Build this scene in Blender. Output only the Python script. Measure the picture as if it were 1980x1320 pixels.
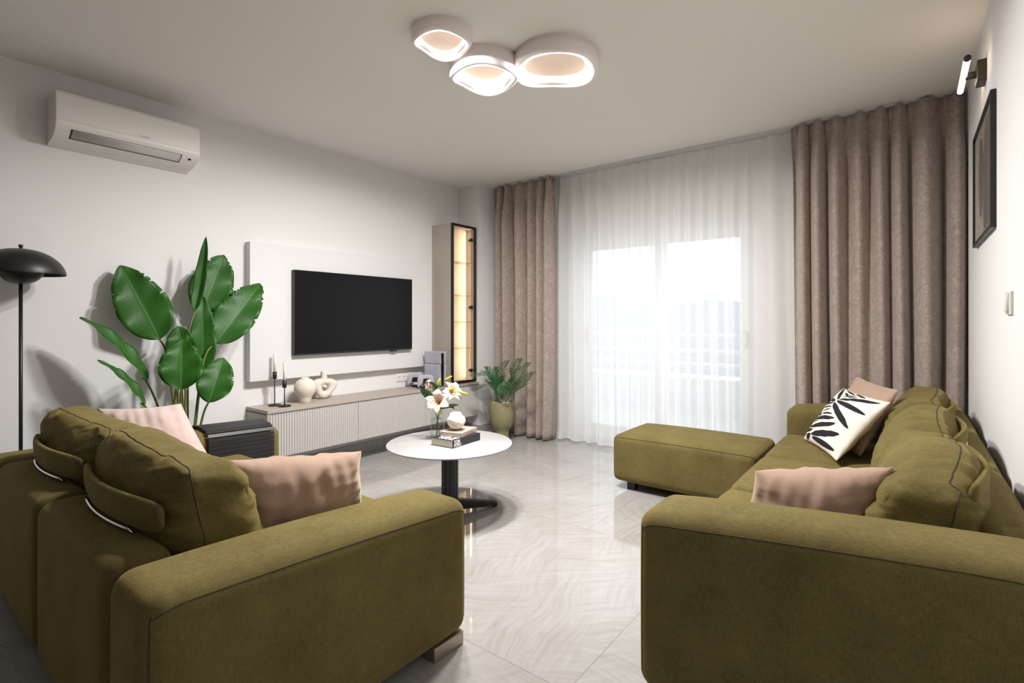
import bpy, bmesh, math, random
from mathutils import Vector, Matrix, noise as mnoise
from mathutils.bvhtree import BVHTree
PI = math.pi
S = bpy.context.scene
COL = S.collection
for o in list(bpy.data.objects):
    bpy.data.objects.remove(o)

# ------------------------------------------------------------------ camera
FPX, W_PX, H_PX = 995.0, 1980.0, 1320.0
HORIZON = 622.0
YAW = math.radians(37.743)
CAM_H = 1.207
CEIL = 2.70
cd = bpy.data.cameras.new('camera')
cam = bpy.data.objects.new('camera', cd)
COL.objects.link(cam)
cd.sensor_fit = 'HORIZONTAL'
cd.sensor_width = 36.0
cd.lens = 36.0 * FPX / W_PX
cd.shift_y = -(660.0 - HORIZON) / W_PX
cd.clip_start = 0.05
cd.clip_end = 500
cam.location = (0, 0, CAM_H)
cam.rotation_euler = (PI / 2, 0, YAW)
S.camera = cam

# ------------------------------------------------------------------ light: sky, daylight portal, exposure
SKY = 1.8
LAMP_W = 126.0
w = bpy.data.worlds.new('sky')
S.world = w
w.use_nodes = True
wn = w.node_tree
bgn = wn.nodes['Background']
bgn.inputs['Color'].default_value = (0.86, 0.93, 1.0, 1)
bgn.inputs['Strength'].default_value = SKY
pl = bpy.data.lights.new('window_portal', 'AREA')
pl.shape = 'RECTANGLE'
pl.size, pl.size_y = 1.95, 2.1
pl.cycles.is_portal = True
po = bpy.data.objects.new('window_portal', pl)
po.location = (-1.92, 4.90, 1.05)
po.rotation_euler = (-PI / 2, 0, 0)
COL.objects.link(po)
vs = S.view_settings
vs.view_transform = 'Standard'
vs.look = 'None'
vs.exposure = 0.22
vs.gamma = 1.0
vs.use_curve_mapping = False

# ------------------------------------------------------------------ helpers
F_ = Vector((-math.sin(YAW), math.cos(YAW), 0))
R_ = Vector((math.cos(YAW), math.sin(YAW), 0))


def ray(u, v):
    return F_ + R_ * ((u - 990) / FPX) + Vector((0, 0, (HORIZON - v) / FPX))


def on_x(u, v, x):
    d = ray(u, v)
    return Vector((0, 0, CAM_H)) + d * (x / d.x)


def tag(o, label=None, cat=None, group=None, kind=None):
    if label: o['label'] = label
    if cat: o['category'] = cat
    if group: o['group'] = group
    if kind: o['kind'] = kind
    return o


def thing(name, label, cat, loc=(0, 0, 0), rz=0.0, group=None):
    o = bpy.data.objects.new(name, None)
    o.empty_display_size = 0.05
    o.location = loc
    o.rotation_euler = (0, 0, rz)
    COL.objects.link(o)
    return tag(o, label, cat, group)


def obj(name, bm, mat, parent=None, smooth=True, origin=None, bevel=0, fix=True):
    """link bm as one mesh object; origin = subtract this point and put the object there"""
    if fix:
        bmesh.ops.recalc_face_normals(bm, faces=bm.faces[:])
    if origin is not None:
        bmesh.ops.translate(bm, verts=bm.verts[:], vec=-Vector(origin))
    me = bpy.data.meshes.new(name)
    bm.to_mesh(me)
    bm.free()
    for m in (mat if isinstance(mat, (list, tuple)) else [mat]):
        me.materials.append(m)
    if smooth:
        for p in me.polygons:
            p.use_smooth = True
    o = bpy.data.objects.new(name, me)
    COL.objects.link(o)
    if parent is not None:
        o.parent = parent
    if origin is not None:
        o.location = origin
    if bevel:
        b = o.modifiers.new('edge', 'BEVEL')
        b.width = bevel
        b.segments = 3
        b.limit_method = 'ANGLE'
        if smooth:
            o.modifiers.new('norm', 'WEIGHTED_NORMAL')
    return o


def struct(name, bm, mat, smooth=False, bevel=0):
    o = obj(name, bm, mat, None, smooth, None, bevel)
    o['kind'] = 'structure'
    return o


def B(bm, x0, x1, y0, y1, z0, z1, mi=0):
    vs_ = [bm.verts.new(p) for p in ((x0, y0, z0), (x1, y0, z0), (x1, y1, z0), (x0, y1, z0), (x0, y0, z1), (x1, y0, z1), (x1, y1, z1), (x0, y1, z1))]
    for f in ((0, 3, 2, 1), (4, 5, 6, 7), (0, 1, 5, 4), (1, 2, 6, 5), (2, 3, 7, 6), (3, 0, 4, 7)):
        fc = bm.faces.new([vs_[i] for i in f])
        fc.material_index = mi
    return vs_


def box(*a):
    bm = bmesh.new()
    B(bm, *a)
    return bm


def lathe(prof, seg=40, bm=None, c=(0, 0, 0), closed=False):
    bm = bm or bmesh.new()
    rings = []
    for r, z in prof:
        if r < 1e-6:
            rings.append([bm.verts.new((c[0], c[1], c[2] + z))])
        else:
            rings.append([bm.verts.new((c[0] + r * math.cos(2 * PI * k / seg), c[1] + r * math.sin(2 * PI * k / seg), c[2] + z)) for k in range(seg)])
    pairs = list(zip(rings, rings[1:]))
    if closed:
        pairs.append((rings[-1], rings[0]))
    for a, b in pairs:
        if len(a) == 1 and len(b) == 1:
            continue
        for k in range(seg):
            k2 = (k + 1) % seg
            if len(a) == 1:
                bm.faces.new((a[0], b[k], b[k2]))
            elif len(b) == 1:
                bm.faces.new((a[k], a[k2], b[0]))
            else:
                bm.faces.new((a[k], a[k2], b[k2], b[k]))
    return bm


def tube(pts, rad, seg=8, bm=None, closed=False, caps=True, flat=1.0):
    bm = bm or bmesh.new()
    pts = [Vector(p) for p in pts]
    n = len(pts)
    rings = []
    up = Vector((0, 0, 1))
    prev = None
    for i, p in enumerate(pts):
        a = pts[(i - 1) % n] if (closed or i > 0) else pts[0]
        b = pts[(i + 1) % n] if (closed or i < n - 1) else pts[-1]
        t = (b - a).normalized()
        if prev is None:
            prev = t.cross(up)
            if prev.length < 1e-3:
                prev = t.cross(Vector((1, 0, 0)))
        s = (prev - t * prev.dot(t)).normalized()
        prev = s
        q = t.cross(s)
        r = rad(i / (n - 1)) if callable(rad) else rad
        rings.append([bm.verts.new(p + s * (r * math.cos(2 * PI * k / seg)) + q * (r * flat * math.sin(2 * PI * k / seg))) for k in range(seg)])
    prs = list(zip(rings, rings[1:]))
    if closed:
        prs.append((rings[-1], rings[0]))
    for a, b in prs:
        for k in range(seg):
            bm.faces.new((a[k], a[(k + 1) % seg], b[(k + 1) % seg], b[k]))
    if caps and not closed:
        bm.faces.new(rings[0])
        bm.faces.new(rings[-1])
    return bm


def spline(P, n=8):
    P = [Vector(p) for p in P]
    out = []
    for i in range(len(P) - 1):
        p0, p1, p2, p3 = P[max(i - 1, 0)], P[i], P[i + 1], P[min(i + 2, len(P) - 1)]
        for k in range(n):
            t = k / n
            out.append(0.5 * ((2 * p1) + (p2 - p0) * t + (2 * p0 - 5 * p1 + 4 * p2 - p3) * t * t + (3 * p1 - p0 - 3 * p2 + p3) * t ** 3))
    out.append(P[-1])
    return out


def prism(outline, z0, z1, bm=None, axes=(0, 1, 2)):
    bm = bm or bmesh.new()

    def P(a, b, c):
        p = [0, 0, 0]
        p[axes[0]], p[axes[1]], p[axes[2]] = a, b, c
        return p
    lo = [bm.verts.new(P(a, b, z0)) for a, b in outline]
    hi = [bm.verts.new(P(a, b, z1)) for a, b in outline]
    n = len(outline)
    bm.faces.new(lo[::-1])
    bm.faces.new(hi)
    for k in range(n):
        bm.faces.new((lo[k], lo[(k + 1) % n], hi[(k + 1) % n], hi[k]))
    return bm


def softbox(c, h, r, crown=(0, 0, 0), n=10, k=4, deform=None, bm=None, power=2.0):
    """rounded box with bulging faces; c centre, h half sizes, r edge radius"""
    bm = bm or bmesh.new()
    r = min(r, min(h) * 0.999)

    def coords(hh):
        a = [-hh + r * (1 - math.cos(PI / 2 * i / k)) for i in range(k)]
        inner = [-(hh - r) + 2 * (hh - r) * i / n for i in range(n + 1)]
        return a + inner + [-x for x in reversed(a)]
    cs = [coords(hh) for hh in h]
    cache = {}

    def V(i, j, l):
        key = (i, j, l)
        if key in cache:
            return cache[key]
        p = Vector((cs[0][i], cs[1][j], cs[2][l]))
        q = Vector([max(-(h[a] - r), min(h[a] - r, p[a])) for a in range(3)])
        d = p - q
        L = d.length
        if L > 1e-9:
            # keep corner arcs even
            p = q + d * (r / L) if sum(abs(x) > 1e-9 for x in d) > 1 else q + d.normalized() * r
        u = [p[a] / h[a] for a in range(3)]
        for a in range(3):
            if crown[a]:
                b1, b2 = (a + 1) % 3, (a + 2) % 3
                p[a] += crown[a] * u[a] * max(0, 1 - abs(u[b1]) ** power) * max(0, 1 - abs(u[b2]) ** power)
        if deform:
            p = deform(p, u)
        v = bm.verts.new(Vector(c) + p)
        cache[key] = v
        return v
    N = [len(x) - 1 for x in cs]
    for a in range(3):
        b1, b2 = (a + 1) % 3, (a + 2) % 3
        for side in (0, N[a]):
            for i in range(N[b1]):
                for j in range(N[b2]):
                    q = []
                    for di, dj in ((0, 0), (1, 0), (1, 1), (0, 1)):
                        idx = [0, 0, 0]
                        idx[a], idx[b1], idx[b2] = side, i + di, j + dj
                        q.append(V(*idx))
                    if side == 0:
                        q.reverse()
                    try:
                        bm.faces.new(q)
                    except ValueError:
                        pass
    return bm


def seam_on(o, pts, r, mat):
    """a stitched seam that follows the surface of mesh object o along pts (o's own coordinates)"""
    me = o.data
    bvh = BVHTree.FromPolygons([v.co for v in me.vertices], [p.vertices[:] for p in me.polygons])
    out = []
    for p in spline(pts, 5):
        q, n_, i_, d_ = bvh.find_nearest(p)
        q = q + n_ * r * 0.15
        if not out or (q - out[-1]).length > 0.004:
            out.append(q)
    return obj('seam', tube(out, r, 6), mat, o)


def nz(x, y, z, s=1.0):
    return mnoise.noise(Vector((x * s, y * s, z * s)))


def sstep(a, b, x):
    t = max(0, min(1, (x - a) / (b - a)))
    return t * t * (3 - 2 * t)


# ------------------------------------------------------------------ materials
def new_mat(name):
    m = bpy.data.materials.new(name)
    m.use_nodes = True
    nt = m.node_tree
    return m, nt, nt.nodes['Principled BSDF']


def flat(name, col, rough=0.5, metal=0.0, spec=0.5, emit=None, es=0.0, noise_amt=0.0, noise_scale=20, bump=0.0, bump_scale=200, sheen=0.0):
    m, nt, p = new_mat(name)
    p.inputs['Base Color'].default_value = (*col, 1)
    p.inputs['Roughness'].default_value = rough
    p.inputs['Metallic'].default_value = metal
    p.inputs['Specular IOR Level'].default_value = spec
    if sheen:
        p.inputs['Sheen Weight'].default_value = sheen
        p.inputs['Sheen Roughness'].default_value = 0.4
    if emit:
        p.inputs['Emission Color'].default_value = (*emit, 1)
        p.inputs['Emission Strength'].default_value = es
    N, L = nt.nodes, nt.links
    tc = N.new('ShaderNodeTexCoord')
    if noise_amt:
        n = N.new('ShaderNodeTexNoise')
        n.inputs['Scale'].default_value = noise_scale
        n.inputs['Detail'].default_value = 5
        L.new(tc.outputs['Object'], n.inputs['Vector'])
        mx = N.new('ShaderNodeMix'); mx.data_type = 'RGBA'
        a = [max(0, c * (1 - noise_amt)) for c in col]
        b = [min(1, c * (1 + noise_amt)) for c in col]
        mx.inputs['A'].default_value = (*a, 1)
        mx.inputs['B'].default_value = (*b, 1)
        L.new(n.outputs['Fac'], mx.inputs['Factor'])
        L.new(mx.outputs['Result'], p.inputs['Base Color'])
    if bump:
        n2 = N.new('ShaderNodeTexNoise')
        n2.inputs['Scale'].default_value = bump_scale
        n2.inputs['Detail'].default_value = 3
        L.new(tc.outputs['Object'], n2.inputs['Vector'])
        bp = N.new('ShaderNodeBump')
        bp.inputs['Strength'].default_value = bump
        bp.inputs['Distance'].default_value = 0.002
        L.new(n2.outputs['Fac'], bp.inputs['Height'])
        L.new(bp.outputs['Normal'], p.inputs['Normal'])
    return m


def fabric(name, ca, cb, weave=900, sheen=0.35, rough=0.9, patch=5, bumpd=0.0008):
    """woven chenille: large nap patches, fine slub, weave bump"""
    m, nt, p = new_mat(name)
    N, L = nt.nodes, nt.links
    tc = N.new('ShaderNodeTexCoord')
    n1 = N.new('ShaderNodeTexNoise'); n1.inputs['Scale'].default_value = patch; n1.inputs['Detail'].default_value = 6
    n1.inputs['Roughness'].default_value = 0.65
    L.new(tc.outputs['Object'], n1.inputs['Vector'])
    mp = N.new('ShaderNodeMapping'); mp.inputs['Scale'].default_value = (70, 70, 420)
    L.new(tc.outputs['Object'], mp.inputs['Vector'])
    n2 = N.new('ShaderNodeTexNoise'); n2.inputs['Scale'].default_value = 1; n2.inputs['Detail'].default_value = 2
    L.new(mp.outputs[0], n2.inputs['Vector'])
    mp3 = N.new('ShaderNodeMapping'); mp3.inputs['Scale'].default_value = (420, 420, 60)
    L.new(tc.outputs['Object'], mp3.inputs['Vector'])
    n3 = N.new('ShaderNodeTexNoise'); n3.inputs['Scale'].default_value = 1; n3.inputs['Detail'].default_value = 2
    L.new(mp3.outputs[0], n3.inputs['Vector'])
    ad = N.new('ShaderNodeMath'); ad.operation = 'ADD'
    L.new(n2.outputs['Fac'], ad.inputs[0]); L.new(n3.outputs['Fac'], ad.inputs[1])
    ad2 = N.new('ShaderNodeMath'); ad2.operation = 'MULTIPLY_ADD'
    L.new(ad.outputs[0], ad2.inputs[0]); ad2.inputs[1].default_value = 0.7
    L.new(n1.outputs['Fac'], ad2.inputs[2])
    mr = N.new('ShaderNodeMapRange')
    mr.inputs['From Min'].default_value = 0.85; mr.inputs['From Max'].default_value = 1.6
    L.new(ad2.outputs[0], mr.inputs['Value'])
    mx = N.new('ShaderNodeMix'); mx.data_type = 'RGBA'
    mx.inputs['A'].default_value = (*ca, 1); mx.inputs['B'].default_value = (*cb, 1)
    L.new(mr.outputs['Result'], mx.inputs['Factor'])
    L.new(mx.outputs['Result'], p.inputs['Base Color'])
    p.inputs['Roughness'].default_value = rough
    p.inputs['Specular IOR Level'].default_value = 0.15
    p.inputs['Sheen Weight'].default_value = sheen
    p.inputs['Sheen Roughness'].default_value = 0.45
    p.inputs['Sheen Tint'].default_value = (*[min(1, c * 3.2) for c in cb], 1)
    bp = N.new('ShaderNodeBump'); bp.inputs['Strength'].default_value = 0.6; bp.inputs['Distance'].default_value = bumpd
    L.new(ad.outputs[0], bp.inputs['Height'])
    L.new(bp.outputs['Normal'], p.inputs['Normal'])
    return m


M = {}
M['wall'] = flat('white_wall_paint', (0.75, 0.742, 0.738), 0.75, spec=0.25, bump=0.05, bump_scale=120)
M['ceil'] = flat('ceiling_paint', (0.82, 0.79, 0.755), 0.8, spec=0.2, bump=0.04, bump_scale=120)
M['wall_rear'] = flat('rear_wall_low_bounce', (0.30, 0.275, 0.25), 0.8, spec=0.2)  # unseen wall behind the camera, made dark to cut bounced light
M['wallw'] = flat('window_wall_paint', (0.78, 0.755, 0.73), 0.75, spec=0.25)
M['olive'] = fabric('olive_chenille', (0.086, 0.067, 0.021), (0.182, 0.144, 0.054))
M['seam'] = flat('olive_seam', (0.040, 0.031, 0.010), 0.9)
M['pink'] = fabric('dusty_pink_velvet', (0.34, 0.22, 0.165), (0.43, 0.295, 0.23), sheen=0.5, rough=0.8, patch=3, bumpd=0.0004)
M['pale_pink'] = fabric('pale_pink_velvet', (0.48, 0.36, 0.33), (0.57, 0.45, 0.42), sheen=0.5, rough=0.8, patch=3, bumpd=0.0004)
M['black'] = flat('black_metal', (0.010, 0.010, 0.011), 0.42)
M['blackw'] = flat('black_slat_wood', (0.012, 0.012, 0.014), 0.5, bump=0.2, bump_scale=90)
M['chrome'] = flat('chrome', (0.8, 0.8, 0.82), 0.15, 1.0)
M['footm'] = flat('brushed_foot', (0.40, 0.33, 0.27), 0.35, 0.7)
M['white_plastic'] = flat('white_plastic', (0.80, 0.765, 0.735), 0.35)
M['grey_plastic'] = flat('flap_plastic', (0.58, 0.55, 0.53), 0.4)
M['panel'] = flat('tv_panel_lacquer', (0.69, 0.687, 0.685), 0.5, spec=0.3)
M['taupe'] = flat('taupe_cabinet', (0.42, 0.36, 0.32), 0.45, noise_amt=0.06, noise_scale=8)
M['slat'] = flat('grey_fluted_front', (0.52, 0.50, 0.48), 0.5)
M['ceramic'] = flat('cream_ceramic', (0.70, 0.64, 0.56), 0.8, bump=0.5, bump_scale=260, noise_amt=0.06)
M['sculpt'] = flat('ivory_ceramic', (0.80, 0.74, 0.63), 0.35)
M['wax'] = flat('white_wax', (0.85, 0.82, 0.78), 0.5)
M['tvscreen'] = flat('tv_screen', (0.006, 0.006, 0.007), 0.30, spec=0.2)
M['tvframe'] = flat('tv_bezel', (0.015, 0.015, 0.016), 0.4)
M['console_shell'] = flat('game_console_shell', (0.40, 0.40, 0.47), 0.4)
M['gloss_black'] = flat('gloss_black', (0.008, 0.008, 0.01), 0.15)
M['lampbody'] = flat('lamp_body', (0.90, 0.83, 0.825), 0.5)
M['rail'] = flat('rail_metal', (0.62, 0.64, 0.63), 0.45, 0.1)
M['pvc'] = flat('white_window_frame', (0.82, 0.84, 0.86), 0.4)
M['potm'] = flat('olive_glazed_pot', (0.22, 0.20, 0.105), 0.55, noise_amt=0.18, noise_scale=14, bump=0.25, bump_scale=60)
M['pebble'] = flat('pebble', (0.55, 0.48, 0.42), 0.7, noise_amt=0.3, noise_scale=60)
M['soil'] = flat('soil', (0.05, 0.035, 0.02), 0.95)
M['palm'] = flat('palm_green', (0.060, 0.165, 0.060), 0.5, noise_amt=0.35, noise_scale=10)
M['palmstem'] = flat('palm_stem', (0.09, 0.16, 0.05), 0.5)
M['stalk'] = flat('leaf_stalk', (0.13, 0.15, 0.03), 0.5, noise_amt=0.3, noise_scale=10)
M['bookblack'] = flat('black_book_cover', (0.018, 0.018, 0.022), 0.45)
M['paper'] = flat('book_pages', (0.62, 0.56, 0.48), 0.8)
M['bookbeige'] = flat('beige_book_cover', (0.37, 0.29, 0.25), 0.6)
M['ink'] = flat('white_lettering', (0.80, 0.79, 0.77), 0.6)
M['greyink'] = flat('grey_lettering', (0.45, 0.44, 0.43), 0.5)
M['petal'] = flat('lily_petal', (0.80, 0.62, 0.56), 0.5, noise_amt=0.12, noise_scale=30)
M['petalc'] = flat('lily_throat', (0.75, 0.42, 0.27), 0.5)
M['pollen'] = flat('lily_anther', (0.35, 0.13, 0.04), 0.8)
M['bud'] = flat('lily_bud', (0.46, 0.50, 0.03), 0.45)
M['lleaf'] = flat('lily_leaf', (0.035, 0.12, 0.02), 0.4, noise_amt=0.3, noise_scale=20)
M['lstem'] = flat('lily_stem', (0.10, 0.18, 0.04), 0.5)
M['balcony'] = flat('balcony_tile', (0.72, 0.71, 0.69), 0.7)
M['parapet'] = flat('parapet_white', (0.70, 0.72, 0.75), 0.7)
M['hill'] = flat('hazy_hill', (0.35, 0.42, 0.46), 1.0, noise_amt=0.12, noise_scale=0.05)
M['pic_mat'] = flat('picture_mount', (0.52, 0.47, 0.42), 0.8)
M['pic_a'] = flat('picture_taupe', (0.30, 0.25, 0.21), 0.8)
M['pic_b'] = flat('picture_dark', (0.09, 0.08, 0.075), 0.8)
M['bronze'] = flat('dark_bronze', (0.055, 0.040, 0.032), 0.4, 0.5)
M['tube_emit'] = flat('sconce_tube', (1, 0.9, 0.8), 0.5, emit=(1.0, 0.80, 0.62), es=5.0)
M['led_ring'] = flat('ring_led', (1, 0.95, 0.9), 0.5, emit=(1.0, 0.85, 0.70), es=1.3)
M['led_dish'] = flat('lamp_dish', (0.85, 0.70, 0.60), 0.5, emit=(1.0, 0.72, 0.52), es=0.10)
M['led_strip'] = flat('cabinet_led', (1, 0.9, 0.7), 0.5, emit=(1.0, 0.80, 0.55), es=1.1)
M['back_oak'] = flat('cabinet_back', (0.74, 0.65, 0.52), 0.6, noise_amt=0.08, noise_scale=25)
M['switch'] = flat('switch_plastic', (0.66, 0.63, 0.59), 0.4)


def glass_thin(name, tint=(1, 1, 1), refl=0.06, rough=0.0):
    m, nt, p = new_mat(name)
    N, L = nt.nodes, nt.links
    N.remove(p)
    t = N.new('ShaderNodeBsdfTransparent'); t.inputs['Color'].default_value = (*tint, 1)
    g = N.new('ShaderNodeBsdfGlossy'); g.inputs['Roughness'].default_value = rough
    fr = N.new('ShaderNodeFresnel'); fr.inputs['IOR'].default_value = 1.45
    mx = N.new('ShaderNodeMixShader')
    ge = N.new('ShaderNodeNewGeometry')
    inv = N.new('ShaderNodeMath'); inv.operation = 'SUBTRACT'; inv.inputs[0].default_value = 1.0
    L.new(ge.outputs['Backfacing'], inv.inputs[1])
    mu = N.new('ShaderNodeMath'); mu.operation = 'MULTIPLY'
    L.new(fr.outputs[0], mu.inputs[0]); L.new(inv.outputs[0], mu.inputs[1])
    L.new(mu.outputs[0], mx.inputs[0])
    L.new(t.outputs[0], mx.inputs[1]); L.new(g.outputs[0], mx.inputs[2])
    L.new(mx.outputs[0], N['Material Output'].inputs['Surface'])
    return m


M['pane'] = glass_thin('window_glass', (0.97, 0.985, 0.99))
M['cabglass'] = glass_thin('bronze_cabinet_glass', (0.92, 0.89, 0.85))
M['shelfglass'] = glass_thin('shelf_glass', (0.80, 0.78, 0.75))
M['picglass'] = glass_thin('picture_glass', (0.96, 0.96, 0.96))
M['vglass'] = glass_thin('vase_glass', (0.97, 0.98, 0.975))
M['water'] = glass_thin('vase_water', (0.96, 0.97, 0.955))


def sheer_mat():
    m, nt, p = new_mat('sheer_voile')
    N, L = nt.nodes, nt.links
    N.remove(p)
    tr = N.new('ShaderNodeBsdfTransparent'); tr.inputs['Color'].default_value = (1, 1, 1, 1)
    tl = N.new('ShaderNodeBsdfTranslucent'); tl.inputs['Color'].default_value = (0.95, 0.95, 0.95, 1)
    df = N.new('ShaderNodeBsdfDiffuse'); df.inputs['Color'].default_value = (0.93, 0.92, 0.905, 1)
    m1 = N.new('ShaderNodeMixShader'); m1.inputs[0].default_value = 0.42
    L.new(df.outputs[0], m1.inputs[1]); L.new(tl.outputs[0], m1.inputs[2])
    # denser cloth where it is seen edge-on in the folds
    lw = N.new('ShaderNodeLayerWeight'); lw.inputs['Blend'].default_value = 0.35
    mr = N.new('ShaderNodeMapRange')
    mr.inputs['From Min'].default_value = 0.0; mr.inputs['From Max'].default_value = 0.9
    mr.inputs['To Min'].default_value = 0.70; mr.inputs['To Max'].default_value = 0.96
    L.new(lw.outputs['Facing'], mr.inputs['Value'])
    m2 = N.new('ShaderNodeMixShader')
    L.new(mr.outputs[0], m2.inputs[0])
    L.new(tr.outputs[0], m2.inputs[1]); L.new(m1.outputs[0], m2.inputs[2])
    L.new(m2.outputs[0], N['Material Output'].inputs['Surface'])
    return m


M['sheer'] = sheer_mat()


def drape_mat():
    m, nt, p = new_mat('taupe_damask')
    N, L = nt.nodes, nt.links
    tc = N.new('ShaderNodeTexCoord')
    nd = N.new('ShaderNodeTexNoise'); nd.inputs['Scale'].default_value = 9; nd.inputs['Detail'].default_value = 3
    L.new(tc.outputs['Object'], nd.inputs['Vector'])
    mxv = N.new('ShaderNodeMix'); mxv.data_type = 'VECTOR'
    mxv.inputs['Factor'].default_value = 0.25
    L.new(tc.outputs['Object'], mxv.inputs['A']); L.new(nd.outputs['Color'], mxv.inputs['B'])
    mp = N.new('ShaderNodeMapping'); mp.inputs['Scale'].default_value = (1.6, 1.6, 0.9)
    L.new(mxv.outputs['Result'], mp.inputs['Vector'])
    n1 = N.new('ShaderNodeTexNoise'); n1.inputs['Scale'].default_value = 24; n1.inputs['Detail'].default_value = 3
    n1.inputs['Distortion'].default_value = 1.8
    L.new(mp.outputs[0], n1.inputs['Vector'])
    mr = N.new('ShaderNodeMapRange'); mr.inputs['From Min'].default_value = 0.46; mr.inputs['From Max'].default_value = 0.56
    L.new(n1.outputs['Fac'], mr.inputs['Value'])
    n3 = N.new('ShaderNodeTexNoise'); n3.inputs['Scale'].default_value = 500; n3.inputs['Detail'].default_value = 1
    L.new(tc.outputs['Object'], n3.inputs['Vector'])
    ad = N.new('ShaderNodeMath'); ad.operation = 'MULTIPLY_ADD'; ad.inputs[1].default_value = 0.5
    L.new(n3.outputs['Fac'], ad.inputs[0]); L.new(mr.outputs[0], ad.inputs[2])
    mr2 = N.new('ShaderNodeMapRange'); mr2.inputs['From Min'].default_value = 0.1; mr2.inputs['From Max'].default_value = 1.4
    L.new(ad.outputs[0], mr2.inputs['Value'])
    mx = N.new('ShaderNodeMix'); mx.data_type = 'RGBA'
    mx.inputs['A'].default_value = (0.295, 0.232, 0.20, 1); mx.inputs['B'].default_value = (0.42, 0.34, 0.298, 1)
    L.new(mr2.outputs[0], mx.inputs['Factor'])
    L.new(mx.outputs['Result'], p.inputs['Base Color'])
    p.inputs['Roughness'].default_value = 0.62
    p.inputs['Sheen Weight'].default_value = 0.4
    p.inputs['Specular IOR Level'].default_value = 0.3
    bp = N.new('ShaderNodeBump'); bp.inputs['Strength'].default_value = 0.5; bp.inputs['Distance'].default_value = 0.0015
    L.new(mr.outputs[0], bp.inputs['Height']); L.new(bp.outputs['Normal'], p.inputs['Normal'])
    return m


M['drape'] = drape_mat()


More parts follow.
